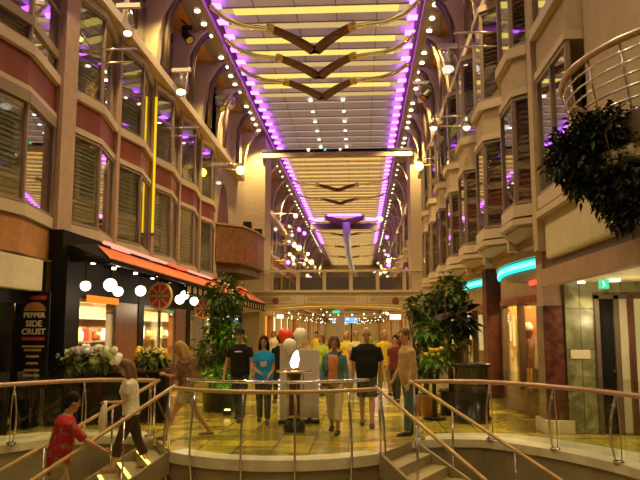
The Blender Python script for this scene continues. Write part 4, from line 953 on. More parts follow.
# tree by the awning, with a bright green lower storey
potted_tree(-3.05, 15.3, 'bushy green potted tree standing between the awning and the man in the black cap', 2.4,
    [(-3.0, 15.3, 2.45, 0.50, 0.45, 0.55, 560, 'leaf', .08, .15), (-3.1, 15.3, 1.85, 0.36, 0.36, 0.45, 300, 'leaf', .08, .15), (-2.85, 15.2, 1.6, 0.36, 0.36, 0.42, 260, 'leaf_bright', .09, .16), (-3.25, 15.3, 1.25, 0.42, 0.4, 0.55, 330, 'leaf', .08, .16), (-3.0, 15.05, 0.75, 0.36, 0.3, 0.32, 200, 'leaf_bright', .09, .16)],
    (0.40, 0.45, 'black_gloss'))
potted_tree(1.25, 14.9, 'shorter light green potted tree just behind the man in the tan shirt', 2.1,
    [(1.28, 14.9, 2.22, 0.38, 0.36, 0.34, 330, 'leaf', .08, .15), (1.38, 14.8, 1.72, 0.26, 0.28, 0.36, 180, 'leaf_bright', .10, .18), (1.35, 14.7, 1.15, 0.32, 0.3, 0.40, 220, 'leaf', .09, .18)], (0.34, 0.42, 'orange_tan'))
potted_tree(1.95, 15.0, 'taller dark green potted tree above the black round counter', 2.5,
    [(1.92, 15.0, 2.58, 0.40, 0.36, 0.42, 360, 'leaf', .08, .15), (2.05, 15.0, 1.95, 0.36, 0.3, 0.40, 90, 'leaf_dark', .15, .36), (1.85, 14.8, 1.45, 0.34, 0.3, 0.42, 170, 'leaf', .09, .18)], (0.34, 0.5, 'black_gloss'))
rt = thing('floor_uplight', 'small floor uplight at the foot of the potted tree by the awning', 'light', (-2.75, 14.55, 0))
MB().lathe([(0.09, 0), (0.09, 0.08), (0.07, 0.10)], (-2.75, 14.55, 0), 14).build('housing', 'black', rt); MB().disc((-2.75, 14.55, 0.105), 0.06, (0, 0, 1), 0.02, 12).build('lens', 'bulb_warm', rt)
lamp('SPOT', (-2.75, 14.5, 0.16), 60, (1, .9, .3), 0.04, (R(172), R(-18), 0), 100)
def low_flower(x, y, z, m, label, name='flowering_plant', n=9):
    rt = thing(name, label, 'plant', (x, y, z)); b = MB(); b.lathe([(0.10, z), (0.14, z+0.2), (0.13, z+0.2), (0.11, z+0.19)], (x, y, 0), 14); b.build('pot', 'black', rt)
    foliage((x, y, z+0.36), (0.24, 0.22, 0.20), 90, int(abs(x*37)), .09, .18).build('foliage', 'leaf_bright', rt); random.seed(int(abs(x*91)))
    for i in range(n):
        a = random.uniform(0, 6.28); r = random.uniform(0, 0.22); MB().ball((x+r*math.cos(a), y+r*math.sin(a)*0.8, z+0.50+random.uniform(-.06, .10)), 0.05, 8, 6, (1, 1, 0.7)).build('bloom', m, rt, True)
low_flower(1.42, 14.05, 0.78, 'yellow_flower', 'small pot of yellow flowers among the trees beside the man in the tan shirt')
rt = thing('plant_stand', 'low black stand carrying the small pot of yellow flowers', 'stand', (1.42, 14.05, 0)); b = MB(); b.lathe([(0.22, 0), (0.22, 0.04), (0.04, 0.06), (0.04, 0.74), (0.2, 0.75), (0.2, 0.78)], (1.42, 14.05, 0), 16); b.build('stand', 'black', rt)
# black round counter in front of the dark tree
rt = thing('round_counter', 'low round black counter with a polished top in front of the neon lit shop', 'counter', (2.10, 13.75, 0))
MB().lathe([(0.35, 0), (0.35, 0.1), (0.32, 0.12), (0.32, 1.02), (0.36, 1.04)], (2.10, 13.75, 0), 28).build('drum', 'black_gloss', rt, True); MB().lathe([(0.37, 1.04), (0.38, 1.07), (0.37, 1.10)], (2.10, 13.75, 0), 28).build('top', 'black_gloss', rt, True)
b = MB(); b.lathe([(0.328, 0.72), (0.328, 0.76)], (2.10, 13.75, 0), 28); b.build('brass_band', 'brass', rt)
# dark shrub spilling from the fascia trough under the round balcony
rt = thing('trailing_shrub', 'big dark leafy shrub spilling from a trough over the cream fascia under the round balcony', 'shrub', (2.9, 7.9, 3.6))
MB().box(2.72, 3.08, 6.7, 8.8, 3.60, 3.90).build('trough', 'brown_trim', rt, bevel=0.01)
b = MB(); random.seed(3)
for k in range(7):
    y = 7.2+1.0*k/6; b.tube([(2.9, y, 3.85), (2.7, y, 4.02), (2.52+0.05*math.sin(k), y-0.05, 3.75), (2.6, y, 3.35)], [.014, .012, .009, .006], 6)
b.build('stems', 'bark', rt, True)
for i, (c, r, n) in enumerate((((2.36, 7.85, 3.66), (0.34, 0.6, 0.42), 2000), ((2.62, 7.6, 3.86), (0.42, 0.7, 0.34), 1800), ((2.72, 7.5, 3.35), (0.30, 0.6, 0.46), 1600), ((2.75, 7.4, 2.98), (0.16, 0.4, 0.30), 600), ((2.58, 7.7, 3.42), (0.3, 0.5, 0.4), 1100), ((2.86, 7.2, 3.6), (0.3, 0.45, 0.5), 1300))):
    foliage(c, r, n, 60+i, .045, .08, 0.2, 0.3).build('foliage', 'leaf_dark', rt)
b = MB(); b.tube([(3.0, 8.75, 4.2), (2.9, 8.6, 4.9), (2.75, 8.4, 4.45)], .012, 5)
# flower planter of the cafe terrace
rt = thing('flower_planter', 'long dark terrace planter below the flowers in front of the shop', 'planter', (-5.2, 12.9, 0))
b = MB(); b.prism([(-5.78, 12.72), (-5.35, 12.9), (-3.7, 13.25), (-3.7, 13.55), (-5.35, 13.25), (-5.78, 13.05)], 0.06, 0.94); b.build('box', 'black', rt)
b = MB(); b.prism([(-5.80, 12.68), (-5.33, 12.86), (-3.66, 13.2), (-3.66, 13.6), (-5.37, 13.3), (-5.80, 13.1)], 0.94, 1.0); b.build('ledge', 'walnut', rt)
b = MB(); b.prism([(-5.74, 12.78), (-5.35, 12.95), (-3.75, 13.3), (-3.75, 13.5), (-5.35, 13.2), (-5.74, 13.0)], 0.0, 0.06); b.build('plinth', 'walnut', rt)
b = MB()
for t in (0.2, 0.45, 0.7, 0.95):
    x = -5.35+1.65*t; y = 12.95+0.3*t; b.bar((x-0.25, y-0.03, 0.1), (x+0.1, y+0.03, 0.9), 0.02, 0.03); b.bar((x+0.1, y+0.02, 0.1), (x-0.25, y-0.05, 0.9), 0.02, 0.03)
b.build('lattice', 'brown_trim', rt)
def bouquet(x, y, label, m1, m2, n, spread, r, seed):
    rt = thing('flower_arrangement', label, 'flowers', (x, y, 1.0)); random.seed(seed)
    b = MB(); b.lathe([(0.08, 1.0), (0.12, 1.08), (0.11, 1.08)], (x, y, 0), 12); b.build('pot', 'black', rt)
    foliage((x, y, 1.16), (spread, 0.2, 0.15), 160, seed, .09, .2).build('foliage', 'leaf', rt)
    for i in range(n):
        px = x+random.uniform(-spread, spread); pz = 1.14+random.uniform(0, 0.22); py = y+random.uniform(-0.18, 0.08); rr = r*random.uniform(0.7, 1.25)
        b = MB()
        for k in range(9):
            d = Vector((random.gauss(0, 1), random.gauss(0, 1), random.gauss(0, 1))).normalized()*rr*0.55; b.ball((px+d.x, py+d.y, pz+d.z), rr*0.5, 7, 5)
        b.build('bloom', m1 if random.random() < 0.65 else m2, rt, True)
bouquet(-4.93, 13.05, 'largest arrangement of creamy green and white blooms on the terrace planter', 'pale_flower', 'white', 15, 0.36, 0.12, 21)
bouquet(-5.45, 12.95, 'lilac and cream flower arrangement on the planter closest to the menu board', 'lilac_flower', 'pale_flower', 11, 0.26, 0.10, 22)
bouquet(-3.98, 13.35, 'yellow flower arrangement on the planter behind the long-haired girl', 'yellow_flower', 'pale_flower', 16, 0.26, 0.065, 23)
# round pedestal table with glowing sculpture
px, py = -1.16, 12.35
rt = thing('pedestal_table', 'tall round pedestal table with a dark column in front of the grey display boards', 'table', (px, py, 0))
MB().lathe([(0.19, 0), (0.19, 0.10), (0.17, 0.12), (0.17, 0.17), (0.12, 0.19)], (px, py, 0), 24).build('base', 'black_gloss', rt, True)
MB().lathe([(0.10, 0.19), (0.095, 0.9), (0.13, 0.98), (0.2, 1.0)], (px, py, 0), 20).build('column', 'walnut', rt, True); MB().lathe([(0.115, 0.22), (0.12, 0.25), (0.115, 0.28)], (px, py, 0), 20).build('collar', 'brass', rt, True)
MB().lathe([(0.31, 1.00), (0.33, 1.02), (0.33, 1.035), (0.31, 1.04)], (px, py, 0), 32).build('tabletop', 'chrome', rt, True)
for a in range(5):
    MB().tube([(px+0.15*math.cos(a*1.257), py+0.15*math.sin(a*1.257), 0.2), (px+0.15*math.cos(a*1.257), py+0.15*math.sin(a*1.257), 0.98)], 0.008, 6).build('rod', 'chrome', rt, True)
rt = thing('glowing_sculpture', 'white glowing flame-like ornament standing on the pedestal table', 'ornament', (px, py, 1.04))
MB().lathe([(0.08, 1.04), (0.09, 1.07), (0.05, 1.09)], (px, py, 0), 14).build('base', 'brass', rt, True)
MB().tube([(px, py, 1.08), (px-0.01, py, 1.16), (px+0.015, py, 1.24), (px+0.02, py, 1.32), (px+0.045, py, 1.38)], [0.055, 0.075, 0.07, 0.045, 0.012], 10).build('flame', 'sculpt_glow', rt, True)
for x, y, l, h in ((-1.36, 13.4, 'grey display board behind the pedestal table, on the side of the woman in blue', 1.42), (-0.98, 13.5, 'grey display board behind the pedestal table towards the woman in teal', 1.36)):
    rt = thing('display_board', l, 'board', (x, y, 0)); MB().box(x-0.18, x+0.18, y-0.03, y+0.03, 0.08, h).build('panel', 'panel_grey', rt, bevel=0.008); b = MB(); b.box(x-0.19, x+0.19, y-0.14, y+0.14, 0, 0.05); b.box(x-0.03, x+0.03, y-0.03, y+0.03, 0.04, 0.1); b.build('foot', 'black', rt)
    b = MB()
    for z in (0.55, 0.63, 0.71, 0.79): b.ball((x+0.19*(1 if x > -1.2 else -1), y-0.05, z), 0.02, 7, 5)
    b.build('edge_lights', 'white_sign', rt)
def balloon(x, y, z, r, m, label, tx):
    rt = thing('balloon', label, 'balloon', (x, y, z)); MB().lathe([(0.012, z-r*1.22), (r*0.25, z-r*1.05), (r*0.7, z-r*0.65), (r*0.97, z-r*0.1), (r, z+r*0.15), (r*0.85, z+r*0.62), (r*0.5, z+r*0.95), (0.01, z+r*1.06)], (x, y, 0), 18).build('skin', m, rt, True)
    MB().lathe([(0.025, z-r*1.32), (0.01, z-r*1.22)], (x, y, 0), 8).build('knot', m, rt); MB().tube([(x, y, z-r*1.3), ((x+tx)/2, y+0.02, (z+1.4)/2-0.02), (tx, 13.42, 1.36)], 0.004, 5).build('string', 'white', rt)
mat('balloon_red', (0.85, 0.06, 0.02), 0.3); mat('balloon_white', (0.82, 0.74, 0.64), 0.35)
balloon(-1.46, 13.55, 1.62, 0.14, 'balloon_red', 'orange-red balloon floating over the display boards', -1.40)
balloon(-1.17, 13.6, 1.62, 0.145, 'balloon_white', 'higher white balloon beside the red balloon', -1.30)
balloon(-1.34, 13.25, 1.44, 0.13, 'balloon_white', 'lower white balloon just above the glowing sculpture, below the red balloon', -1.34)

# ================================================================ PEOPLE
mat('skin', (0.52, 0.29, 0.17), 0.5, spec=0.3); mat('skin_tan', (0.42, 0.21, 0.11), 0.5, spec=0.3); mat('eye', (0.02, 0.012, 0.01), 0.2); mat('lips', (0.40, 0.13, 0.10), 0.5)
mat('hair_brown', (0.13, 0.06, 0.025), 0.6, noise=0.3, nscale=40); mat('hair_dark', (0.016, 0.010, 0.008), 0.8, spec=0.15); mat('hair_blond', (0.40, 0.22, 0.08), 0.6, noise=0.3, nscale=40); mat('hair_grey', (0.25, 0.18, 0.12), 0.7, noise=0.2, nscale=40)
def fmat(name, base, c1, scale, thr=0.55):
    """printed cloth: blotches of a second colour"""
    m = cloth(name, base, color2=c1, nscale=scale, noise=0.1); return m
fmat('hawaii_red', (0.40, 0.02, 0.025), (0.22, 0.15, 0.11), 13.0)
r_ = M['hawaii_red'].node_tree.nodes
for n in r_:
    if n.type == 'VALTORGB': n.color_ramp.elements[0].position = 0.40; n.color_ramp.elements[1].position = 0.44
cloth('white_knit', (0.70, 0.64, 0.52)); cloth('dark_brown_cloth', (0.05, 0.032, 0.025)); cloth('pattern_brown', (0.12, 0.05, 0.04), color2=(0.22, 0.13, 0.08), nscale=14); cloth('pale_shorts', (0.45, 0.36, 0.28), color2=(0.28, 0.2, 0.16), nscale=30)
cloth('black_cloth', (0.013, 0.012, 0.014)); cloth('dark_denim', (0.035, 0.045, 0.05)); cloth('blue_tee', (0.02, 0.27, 0.70)); cloth('teal_cardigan', (0.10, 0.20, 0.19)); cloth('salmon_top', (0.62, 0.22, 0.10)); cloth('cream_trousers', (0.58, 0.50, 0.38))
cloth('dark_shorts', (0.07, 0.06, 0.045)); cloth('tan_shirt', (0.44, 0.29, 0.14)); cloth('jeans_blue', (0.08, 0.12, 0.14)); cloth('yellow_shirt', (0.75, 0.55, 0.06)); cloth('lime_shirt', (0.45, 0.55, 0.06)); cloth('pale_shirt', (0.70, 0.62, 0.40)); cloth('maroon_cloth', (0.16, 0.03, 0.03)); cloth('olive_cloth', (0.20, 0.16, 0.06)); cloth('khaki_shorts', (0.34, 0.27, 0.15))
mat('shoe_dark', (0.02, 0.016, 0.014), 0.5); mat('shoe_tan', (0.30, 0.18, 0.09), 0.6); mat('shoe_white', (0.6, 0.55, 0.48), 0.6)

def voxelize(o, size, smooth_it=4):
    m = o.modifiers.new('r', 'REMESH'); m.mode = 'VOXEL'; m.voxel_size = size
    s = o.modifiers.new('s', 'SMOOTH'); s.iterations = smooth_it; s.factor = 0.5
    bpy.context.view_layer.update(); dg = bpy.context.evaluated_depsgraph_get()
    me = bpy.data.meshes.new_from_object(o.evaluated_get(dg)); o.modifiers.clear(); old = o.data; o.data = me; bpy.data.meshes.remove(old)
    for p in me.polygons: p.use_smooth = True
    return o
def person(label, loc, rz, H=1.72, legs=((0, 0), (0, 0)), arms=((8, 10, 15), (8, 10, 15)), lean=0, head=(0, 0), female=False, w=1.0, belly=0.0, skin='skin',
           top=('black_cloth', 0.5, 0.88), bottom=('dark_denim', 'long'), shoes='shoe_dark', hair=('short', 'hair_dark'), over=None, cap=None, vox=0.014, curl=35, group=None, extra=None):
    """legs/arms are (left, right): legs (swing, knee), arms (swing, spread, elbow[, inward]) in degrees; rz turns the facing direction (0 faces +Y)"""
    rt = thing('person', label, 'person', (0, 0, 0), group); k = H/1.75
    hipz = 0.92; Rl = Matrix.Rotation(R(-lean), 3, 'X')
    def up(p): p = Vector(p); return Vector((0, 0, hipz))+Rl @ (p-Vector((0, 0, hipz)))
    LJ = []
    for s, (a, kn) in zip((-1, 1), legs):
        hip = Vector((s*0.085, 0, 0.90)); d = Vector((s*0.01, math.sin(R(a)), -math.cos(R(a)))); knee = hip+d*0.42; a2 = a-kn; d2 = Vector((0, math.sin(R(a2)), -math.cos(R(a2)))); ank = knee+d2*0.40; LJ.append((hip, knee, ank, a2))
    dz = 0.075-min(j[2].z for j in LJ)
    AJ = []
    for s, ar in zip((-1, 1), arms):
        a, sp, el = ar[:3]; inw = ar[3] if len(ar) > 3 else 0
        sh = Vector((s*0.165*w, 0, 1.385)); d = Vector((s*math.sin(R(sp)), math.sin(R(a))*math.cos(R(sp)), -math.cos(R(a))*math.cos(R(sp))))
        e = sh+d*0.29; a2 = a+el; d2 = Vector((s*math.sin(R(sp*0.6-inw)), math.sin(R(a2))*math.cos(R(inw)), -math.cos(R(a2))*math.cos(R(inw)))).normalized(); wr = e+d2*0.25; AJ.append([up(sh), up(e), up(wr), (Rl @ d2).normalized(), s])
    fw_, hp = (0.9, 1.06) if female else (1.0, 1.0)
    TR = [(0.80, .10*hp, .085, 0), (0.86, .155*hp, .11, 0), (0.95, .168*hp, .118+belly*.3, .005), (1.05, .150*w*fw_, .105+belly, belly*.4), (1.15, .148*w*fw_, .108+belly*.9, belly*.4), (1.27, .165*w*fw_, .118+(0.02 if female else 0), .012 if female else 0), (1.36, .168*w*fw_, .118, 0), (1.41, .145*w, .098, -.005), (1.445, .105*w, .080, -.005), (1.475, .075, .065, -.005), (1.50, .06, .06, 0)]
    def torso(mb, i0, i1, grow, n=20):
        rr = []
        for z, rx, ry, yo in TR[i0:i1]:
            rr.append([up((math.cos(2*math.pi*q/n)*(rx+grow), yo+math.sin(2*math.pi*q/n)*(ry+grow), z)) for q in range(n)])
        mb.rings(rr)
    hc = Vector((0, 0.025, 1.635)); Rh = Matrix.Rotation(R(head[0]), 3, 'Z') @ Matrix.Rotation(R(-head[1]), 3, 'X')
    def hd(p): return up(Vector((0, 0, 1.53))+Rh @ (Vector(p)+hc-Vector((0, 0, 1.53))))
    def hball(mb, c, r, sc=(1, 1, 1), n=14):
        t = MB(); t.ball((0, 0, 0), r, n, 10, sc); mb.add([hd(v+Vector(c)) for v in t.v], t.f)
    b = MB(); torso(b, 0, 10, 0)
    for hip, knee, ank, a2 in LJ: b.tube([hip+Vector((0, 0, .04)), hip.lerp(knee, .35), knee, knee.lerp(ank, .3), ank, ank-Vector((0, 0, 0.02))], [.085*hp, .078*hp, .052, .056, .035, .035], 12)
    for hip, knee, ank, a2 in LJ: b.tube([ank+Vector((0, -.05, -.035)), ank+Vector((0, .03, -.035)), ank+Vector((0, .11, -.05)), ank+Vector((0, .17, -.055))], [.035, .042, .038, .022], 10, flat=0.75)
    af = 0.88 if female else 1.0
    for sh, e, wr, d, s in AJ:
        b.tube([sh, sh.lerp(e, .4), e, e.lerp(wr, .35), wr, wr+d*0.02], [.055*af, .047*af, .038*af, .038*af, .026*af, .026*af], 10)
        side = Vector((s, 0, 0)); b.tube([wr, wr+d*.04, wr+d*.085], [.028, .038, .034], 10, flat=0.6)
    b.tube([up((0, 0, 1.46)), up((0, .01, 1.52)), hd((0, -.02, -.06))], [.058*af, .054*af, .05*af], 12)
    hball(b, (0, -.008, .03), 0.1, (.76, .95, 1.0)); hball(b, (0, .03, -.045), .06, (.85, .9, 1.05)); hball(b, (0, .058, -.088), .026); hball(b, (0, .098, -.012), .016, (.8, 1, 1.3)); hball(b, (0, .085, .02), .012, (1, 1, 1.6))
    for s in (-1, 1): hball(b, (s*.078, -.005, -.005), .022, (.5, .8, 1.3))
    body = b.build('body', skin, rt)
    voxelize(body, vox)
    # fingers, rooted in the palm
    f = MB()
    for sh, e, wr, d, s in AJ:
        fwd = Vector((0, 1, 0)); x = (fwd-d*fwd.dot(d)); x = x.normalized() if x.length > .1 else Vector((0, 0, 1)); inn = x.cross(d)*s; inn.normalize()
        if inn.x*s > 0: inn = -inn
        for q, ln in enumerate((.062, .072, .068, .052)):
            r0 = wr+d*.07+x*(.028-.018*q); c1 = math.radians(curl); p1 = r0+d*ln*.5; d1 = d*math.cos(c1)+inn*math.sin(c1); p2 = p1+d1*ln*.38; d2 = d*math.cos(2*c1)+inn*math.sin(2*c1); p3 = p2+d2*ln*.3
            f.tube([r0, p1, p2, p3], [.0095, .0088, .008, .0065], 6)
        t0 = wr+d*.03+x*.022; f.tube([t0, t0+d*.03+x*.022+inn*.008, t0+d*.055+x*.022+inn*.018], [.012, .010, .008], 6)
    me2 = f.build('tmp', skin, rt, True); bm = bmesh.new(); bm.from_mesh(body.data); bm.from_mesh(me2.data); bm.to_mesh(body.data); bm.free()
    md = me2.data; bpy.data.objects.remove(me2); bpy.data.meshes.remove(md)
    for p in body.data.polygons: p.use_smooth = True
    for s in (-1, 1):
        e_ = MB(); hball(e_, (s*.03, .083, .012), .011, n=8); e_.build('eye', 'eye', rt, True)
        e_ = MB(); hball(e_, (s*.03, .082, .034), .016, (1, .5, .25), 8); e_.build('eyebrow', hair[1] if hair[0] != 'bald' else 'hair_grey', rt, True)
    e_ = MB(); hball(e_, (0, .083, -.055), .022, (1, .4, .28), 8); e_.build('mouth', 'lips', rt, True)
    # trousers
    bm_, kind = bottom; g = .014; b = MB(); cut = {'long': 1.0, 'capri': .62, 'shorts': -.10, 'short_shorts': -.45}[kind]
    torso(b, 0, 4, g)
    for hip, knee, ank, a2 in LJ:
        if cut >= 0:
            end = knee.lerp(ank, cut*0.98); loose = .075 if kind == 'capri' else .062
            b.tube([hip+Vector((0, 0, .05)), hip.lerp(knee, .35), knee, end], [.098*hp, .094*hp, .075, loose], 12)
        else: b.tube([hip+Vector((0, 0, .05)), hip.lerp(knee, .3), hip.lerp(knee, 1+cut)], [.098*hp, .100*hp, .102*hp], 12)
    voxelize(b.build('trousers' if cut > 0 else 'shorts', bm_, rt), .016, 2)
    # top
    tm, sl, hem = top; b = MB(); rr = []; n = 20
    z0 = hem
    def prof(z):
        for (za, xa, ya, oa), (zb, xb, yb, ob) in zip(TR, TR[1:]):
            if za <= z <= zb: t = (z-za)/(zb-za); return (xa+(xb-xa)*t, ya+(yb-ya)*t, oa+(ob-oa)*t)
        return TR[0][1:]
    zs = [z0, z0+.03]+[z for z in (0.95, 1.05, 1.15, 1.27, 1.36, 1.41, 1.445, 1.468) if z > z0+.05]
    for z in zs:
        rx, ry, yo = prof(z); gg = .026 if z < 1.2 else .020
        rr.append([up((math.cos(2*math.pi*q/n)*(rx+gg), yo+math.sin(2*math.pi*q/n)*(ry+gg), z)) for q in range(n)])
    b.rings(rr)
    for sh, e, wr, d, s in AJ:
        if sl <= 1: pt = [sh+(sh-e)*.05, sh.lerp(e, .4*min(1, sl/.6)), sh.lerp(e, sl)]; rd = [.060*af, .062*af, .060*af]
        else: pt = [sh+(sh-e)*.05, sh.lerp(e, .5), e, e.lerp(wr, min(1, sl-1))]; rd = [.060*af, .060*af, .052*af, .043*af]
        b.tube(pt, rd, 12)
    voxelize(b.build('shirt', tm, rt), .016, 2)
    if over:                                                         # front panel of another colour under an open cardigan
        om = over; b = MB(); rr = []
        for z in (0.86, 1.0, 1.15, 1.27, 1.36, 1.42):
            rx, ry, yo = prof(z); rr.append([up((math.cos(t)*(rx+.034)*1.0, yo+math.sin(t)*(ry+.034), z)) for t in [R(62+56*q/6) for q in range(7)]]+[up((math.cos(t)*(rx+.02), yo+math.sin(t)*(ry+.02), z)) for t in [R(118-56*q/6) for q in range(7)]])
        b.rings(rr); b.build('inner_top', om, rt, True, label='salmon inner top')
    # shoes
    for hip, knee, ank, a2 in LJ:
        b = MB(); b.tube([ank+Vector((0, -.075, -.035)), ank+Vector((0, -.04, -.03)), ank+Vector((0, .05, -.035)), ank+Vector((0, .13, -.048)), ank+Vector((0, .19, -.056))], [.028, .046, .050, .046, .02], 12, flat=0.62)
        b.box(ank.x-.036, ank.x+.036, ank.y-.08, ank.y+.18, ank.z-.075, ank.z-.058); b.build('shoe', shoes, rt, True)
    # hair
    hs, hm = hair; b = MB()
    if hs != 'bald':
        hball(b, (0, -.022, .052), .1, (.93, 1.0, .98)); hball(b, (0, -.06, -.01), .085, (.9, .6, 1.0))
        if hs == 'long':
            for s in (-1, 1): b.tube([hd((s*.06, -.02, .05)), hd((s*.078, -.025, -.03)), hd((s*.08, -.035, -.05))+Vector((0, -.01, -.11)), hd((s*.07, -.05, -.05))+Vector((0, -.02, -.2))], [.04, .036, .04, .02], 10)
            b.tube([hd((0, -.07, .05)), hd((0, -.09, -.03)), hd((0, -.085, -.05))+Vector((0, -.02, -.13)), hd((0, -.085, -.05))+Vector((0, -.025, -.23))], [.06, .075, .08, .03], 12)
        if hs == 'bob':
            for s in (-1, 1): b.tube([hd((s*.06, -.01, .05)), hd((s*.08, -.015, -.04)), hd((s*.078, -.02, -.12))], [.042, .038, .02], 10)
            b.tube([hd((0, -.07, .05)), hd((0, -.085, -.05)), hd((0, -.075, -.14))], [.065, .07, .04], 12)
        voxelize(b.build('hair', hm, rt), .014, 2)
    else:
        for s in (-1, 1): hball(b, (s*.068, -.035, -.005), .035, (.45, 1.1, .9))
        hball(b, (0, -.078, -.01), .055, (1.1, .45, .8)); b.build('hair', 'hair_grey', rt, True)
    if cap:
        c_ = MB(); hball(c_, (0, -.012, .068), .1, (.88, 1.02, .72)); c_.build('cap', cap, rt, True)
        c_ = MB(); vis = [hd((.07*math.cos(t), .075+.085*math.sin(t), .062-.02*math.sin(t))) for t in [math.pi*q/8 for q in range(9)]]
        c_.extrude(vis, (0, 0, .01)); c_.build('cap_visor', cap, rt)
    info = dict(rt=rt, AJ=AJ, hd=hd, up=up, k=k)
    if extra: extra(info)
    rt.location = (loc[0], loc[1], loc[2]+dz*k); rt.rotation_euler = (0, 0, R(rz)); rt.scale = (k, k, k)
    return rt
def bag_extra(i):
    wr = i['AJ'][0][2]; b = MB(); b.tube([wr+Vector((0.0, .05, .02)), wr+Vector((-.03, .07, -.1)), wr+Vector((-.04, .08, -.30)), wr+Vector((0, .10, -.50))], [.03, .07, .10, .04], 10, flat=0.45)
    b.build('carried_cardigan', 'white_knit', i['rt'], True, label='pale cardigan over the arm')
def print_extra(m, lab, zc, hw, hh):
    def f(i):
        b = MB(); b.ball(i['up']((0, .149, zc)), 1.0, 14, 10, (hw, .012, hh)); b.build('shirt_print', m, i['rt'], True, label=lab)
    return f
def shoulder_strap(i):
    b = MB(); b.tube([i['up']((-.14, -.10, 1.45)), i['up']((-.13, .06, 1.47)), i['up']((-.02, .15, 1.30)), i['up']((.13, .13, 1.1)), i['up']((.2, .0, .98))], .014, 6); b.build('bag_strap', 'black_cloth', i['rt'], True)
    b = MB(); b.ball(i['up']((.21, -.02, .92)), .1, 12, 8, (.5, .9, 1)); b.build('shoulder_bag', 'black_cloth', i['rt'], True)
# on the left stair
person('man in a red patterned shirt on the stairs, hand on the wooden handrail', (-3.98, 9.25, -0.86), -58, 1.80, legs=((18, 10), (-4, 14)), arms=((10, 12, 25), (52, 14, 18)), lean=10, head=(0, 4), w=1.32, skin='skin_tan', top=('hawaii_red', .95, .72), bottom=('khaki_shorts', 'long'), shoes='shoe_dark', hair=('short', 'hair_dark'), belly=.02)
person('woman in a white top and dark capri trousers carrying a pale cardigan on the stairs', (-3.36, 10.3, -0.28), 104, 1.62, legs=((22, 8), (-14, 12)), arms=((18, 6, 80, 25), (6, 8, 18)), lean=6, head=(8, 12), female=True, w=.95, top=('white_knit', .55, .90), bottom=('dark_brown_cloth', 'capri'), shoes='shoe_tan', hair=('long', 'hair_brown'), extra=bag_extra)
person('long-haired girl in a brown patterned top and pale shorts striding behind the landing rail', (-2.85, 11.5, 0.0), 98, 1.62, legs=((28, 6), (-24, 12)), arms=((30, 4, 85, 35), (24, 4, 90, 35)), lean=7, head=(10, 14), female=True, w=.92, skin='skin_tan', top=('pattern_brown', 1.4, .86), bottom=('pale_shorts', 'short_shorts'), shoes='shoe_tan', hair=('long', 'hair_blond'))
person('man in a black T-shirt and black cap walking beside the woman in blue', (-2.36, 13.75, 0.0), 176, 1.80, legs=((20, 4), (-14, 10)), arms=((12, 14, 26), (-8, 18, 14)), lean=2, head=(6, 6), w=1.08, top=('black_cloth', .62, .84), bottom=('dark_denim', 'long'), shoes='shoe_dark', hair=('short', 'hair_dark'), cap='black_cloth', extra=print_extra('panel_grey', 'pale print across the chest', 1.33, .08, .014))
person('woman in a bright blue T-shirt with long dark hair beside the man in the cap', (-1.86, 13.5, 0.0), 184, 1.62, legs=((12, 6), (-10, 8)), arms=((10, 8, 40, 25), (14, 8, 55, 35)), head=(-6, 8), female=True, skin='skin_tan', top=('blue_tee', .62, .84), bottom=('dark_denim', 'long'), shoes='shoe_dark', hair=('long', 'hair_dark'), extra=print_extra('panel_grey', 'pale round print on the chest', 1.22, .07, .09))
person('woman in an open teal cardigan over a salmon top, with pale cropped trousers', (-0.46, 12.25, 0.0), 172, 1.66, legs=((16, 4), (-12, 10)), arms=((6, 12, 22), (2, 12, 30, 10)), lean=3, head=(8, 16), female=True, w=1.02, belly=.02, skin='skin_tan', top=('teal_cardigan', 1.85, .80), over='salmon_top', bottom=('cream_trousers', 'capri'), shoes='shoe_dark', hair=('bob', 'hair_brown'), extra=shoulder_strap)
person('bald man in a black polo shirt and dark shorts walking towards the landing', (0.10, 13.1, 0.0), 178, 1.80, legs=((14, 4), (-10, 8)), arms=((4, 14, 16), (6, 14, 22)), lean=2, head=(0, 8), w=1.22, belly=.035, top=('black_cloth', .8, .84), bottom=('dark_shorts', 'shorts'), shoes='shoe_dark', hair=('bald', 'hair_grey'))
person('man in a tan shirt and jeans standing by the top of the empty steps', (0.80, 12.05, 0.0), 112, 1.76, legs=((8, 4), (-6, 6)), arms=((4, 8, 20), (8, 8, 28)), lean=4, head=(22, 6), w=1.05, belly=.02, top=('tan_shirt', 1.8, .80), bottom=('jeans_blue', 'long'), shoes='shoe_dark', hair=('short', 'hair_brown'))
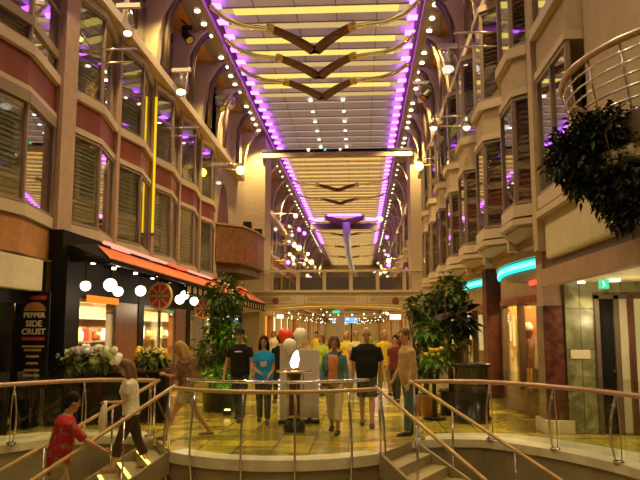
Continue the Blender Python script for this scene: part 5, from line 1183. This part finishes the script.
# the crowd under the bridge
crowd = [('person in a lime green shirt under the bridge, closest to the balloons', (-1.05, 19.0), 150, 'lime_shirt', 'khaki_shorts', 'hair_brown', True), ('dark clothed person standing behind the woman in blue', (-1.95, 17.0), 20, 'black_cloth', 'dark_denim', 'hair_dark', False),
         ('person in a yellow shirt under the bridge behind the woman in the teal cardigan', (-0.45, 22.0), 170, 'yellow_shirt', 'cream_trousers', 'hair_blond', True), ('person in a pale shirt under the bridge just beside the bald man', (-0.15, 20.0), 200, 'pale_shirt', 'khaki_shorts', 'hair_grey', False),
         ('person in a pale yellow top just past the bald man', (0.62, 19.0), 20, 'yellow_shirt', 'olive_cloth', 'hair_blond', True), ('person in a maroon shirt between the bald man and the man in tan', (0.85, 17.5), 160, 'maroon_cloth', 'dark_denim', 'hair_dark', False),
         ('distant person in a yellow shirt far under the bridge by the grey pillar', (-1.9, 30.0), 170, 'yellow_shirt', 'dark_denim', 'hair_dark', False), ('distant person in white far under the bridge near the awning end', (-3.6, 29.0), 190, 'pale_shirt', 'cream_trousers', 'hair_brown', True),
         ('distant person in black far under the bridge near the awning end', (-3.0, 31.5), 160, 'black_cloth', 'dark_denim', 'hair_dark', False), ('distant person in lime far under the bridge behind the bald man', (0.3, 33.0), 10, 'lime_shirt', 'khaki_shorts', 'hair_dark', False),
         ('distant person in maroon far under the bridge behind the potted trees', (1.6, 31.0), 170, 'maroon_cloth', 'dark_denim', 'hair_brown', True)]
for i, (l, (x, y), rz, t, bt, h, fem) in enumerate(crowd):
    person(l, (x, y, 0), rz, 1.6+0.03*(i % 5), legs=((12, 5), (-10, 8)), arms=((8, 10, 25), (-4, 10, 30)), female=fem, top=(t, .6, .82), bottom=(bt, 'long'), hair=('bob' if fem else 'short', h), vox=0.022, group=None)
rt = thing('white_shop_figure', 'pale clothed mannequin behind the glass past the dark potted tree', 'mannequin', (3.9, 21.3, 0))
b = MB(); b.lathe([(0.2, 0.06), (0.22, 0.5), (0.16, 0.95), (0.14, 1.12), (0.19, 1.4), (0.18, 1.46), (0.05, 1.52), (0.05, 1.58), (0.09, 1.66), (0.08, 1.78), (0.02, 1.82)], (3.9, 21.3, 0), 16); b.build('body', 'white', rt, True); MB().disc((3.9, 21.3, 0.03), 0.25, (0, 0, 1), 0.06, 18).build('stand', 'black', rt)
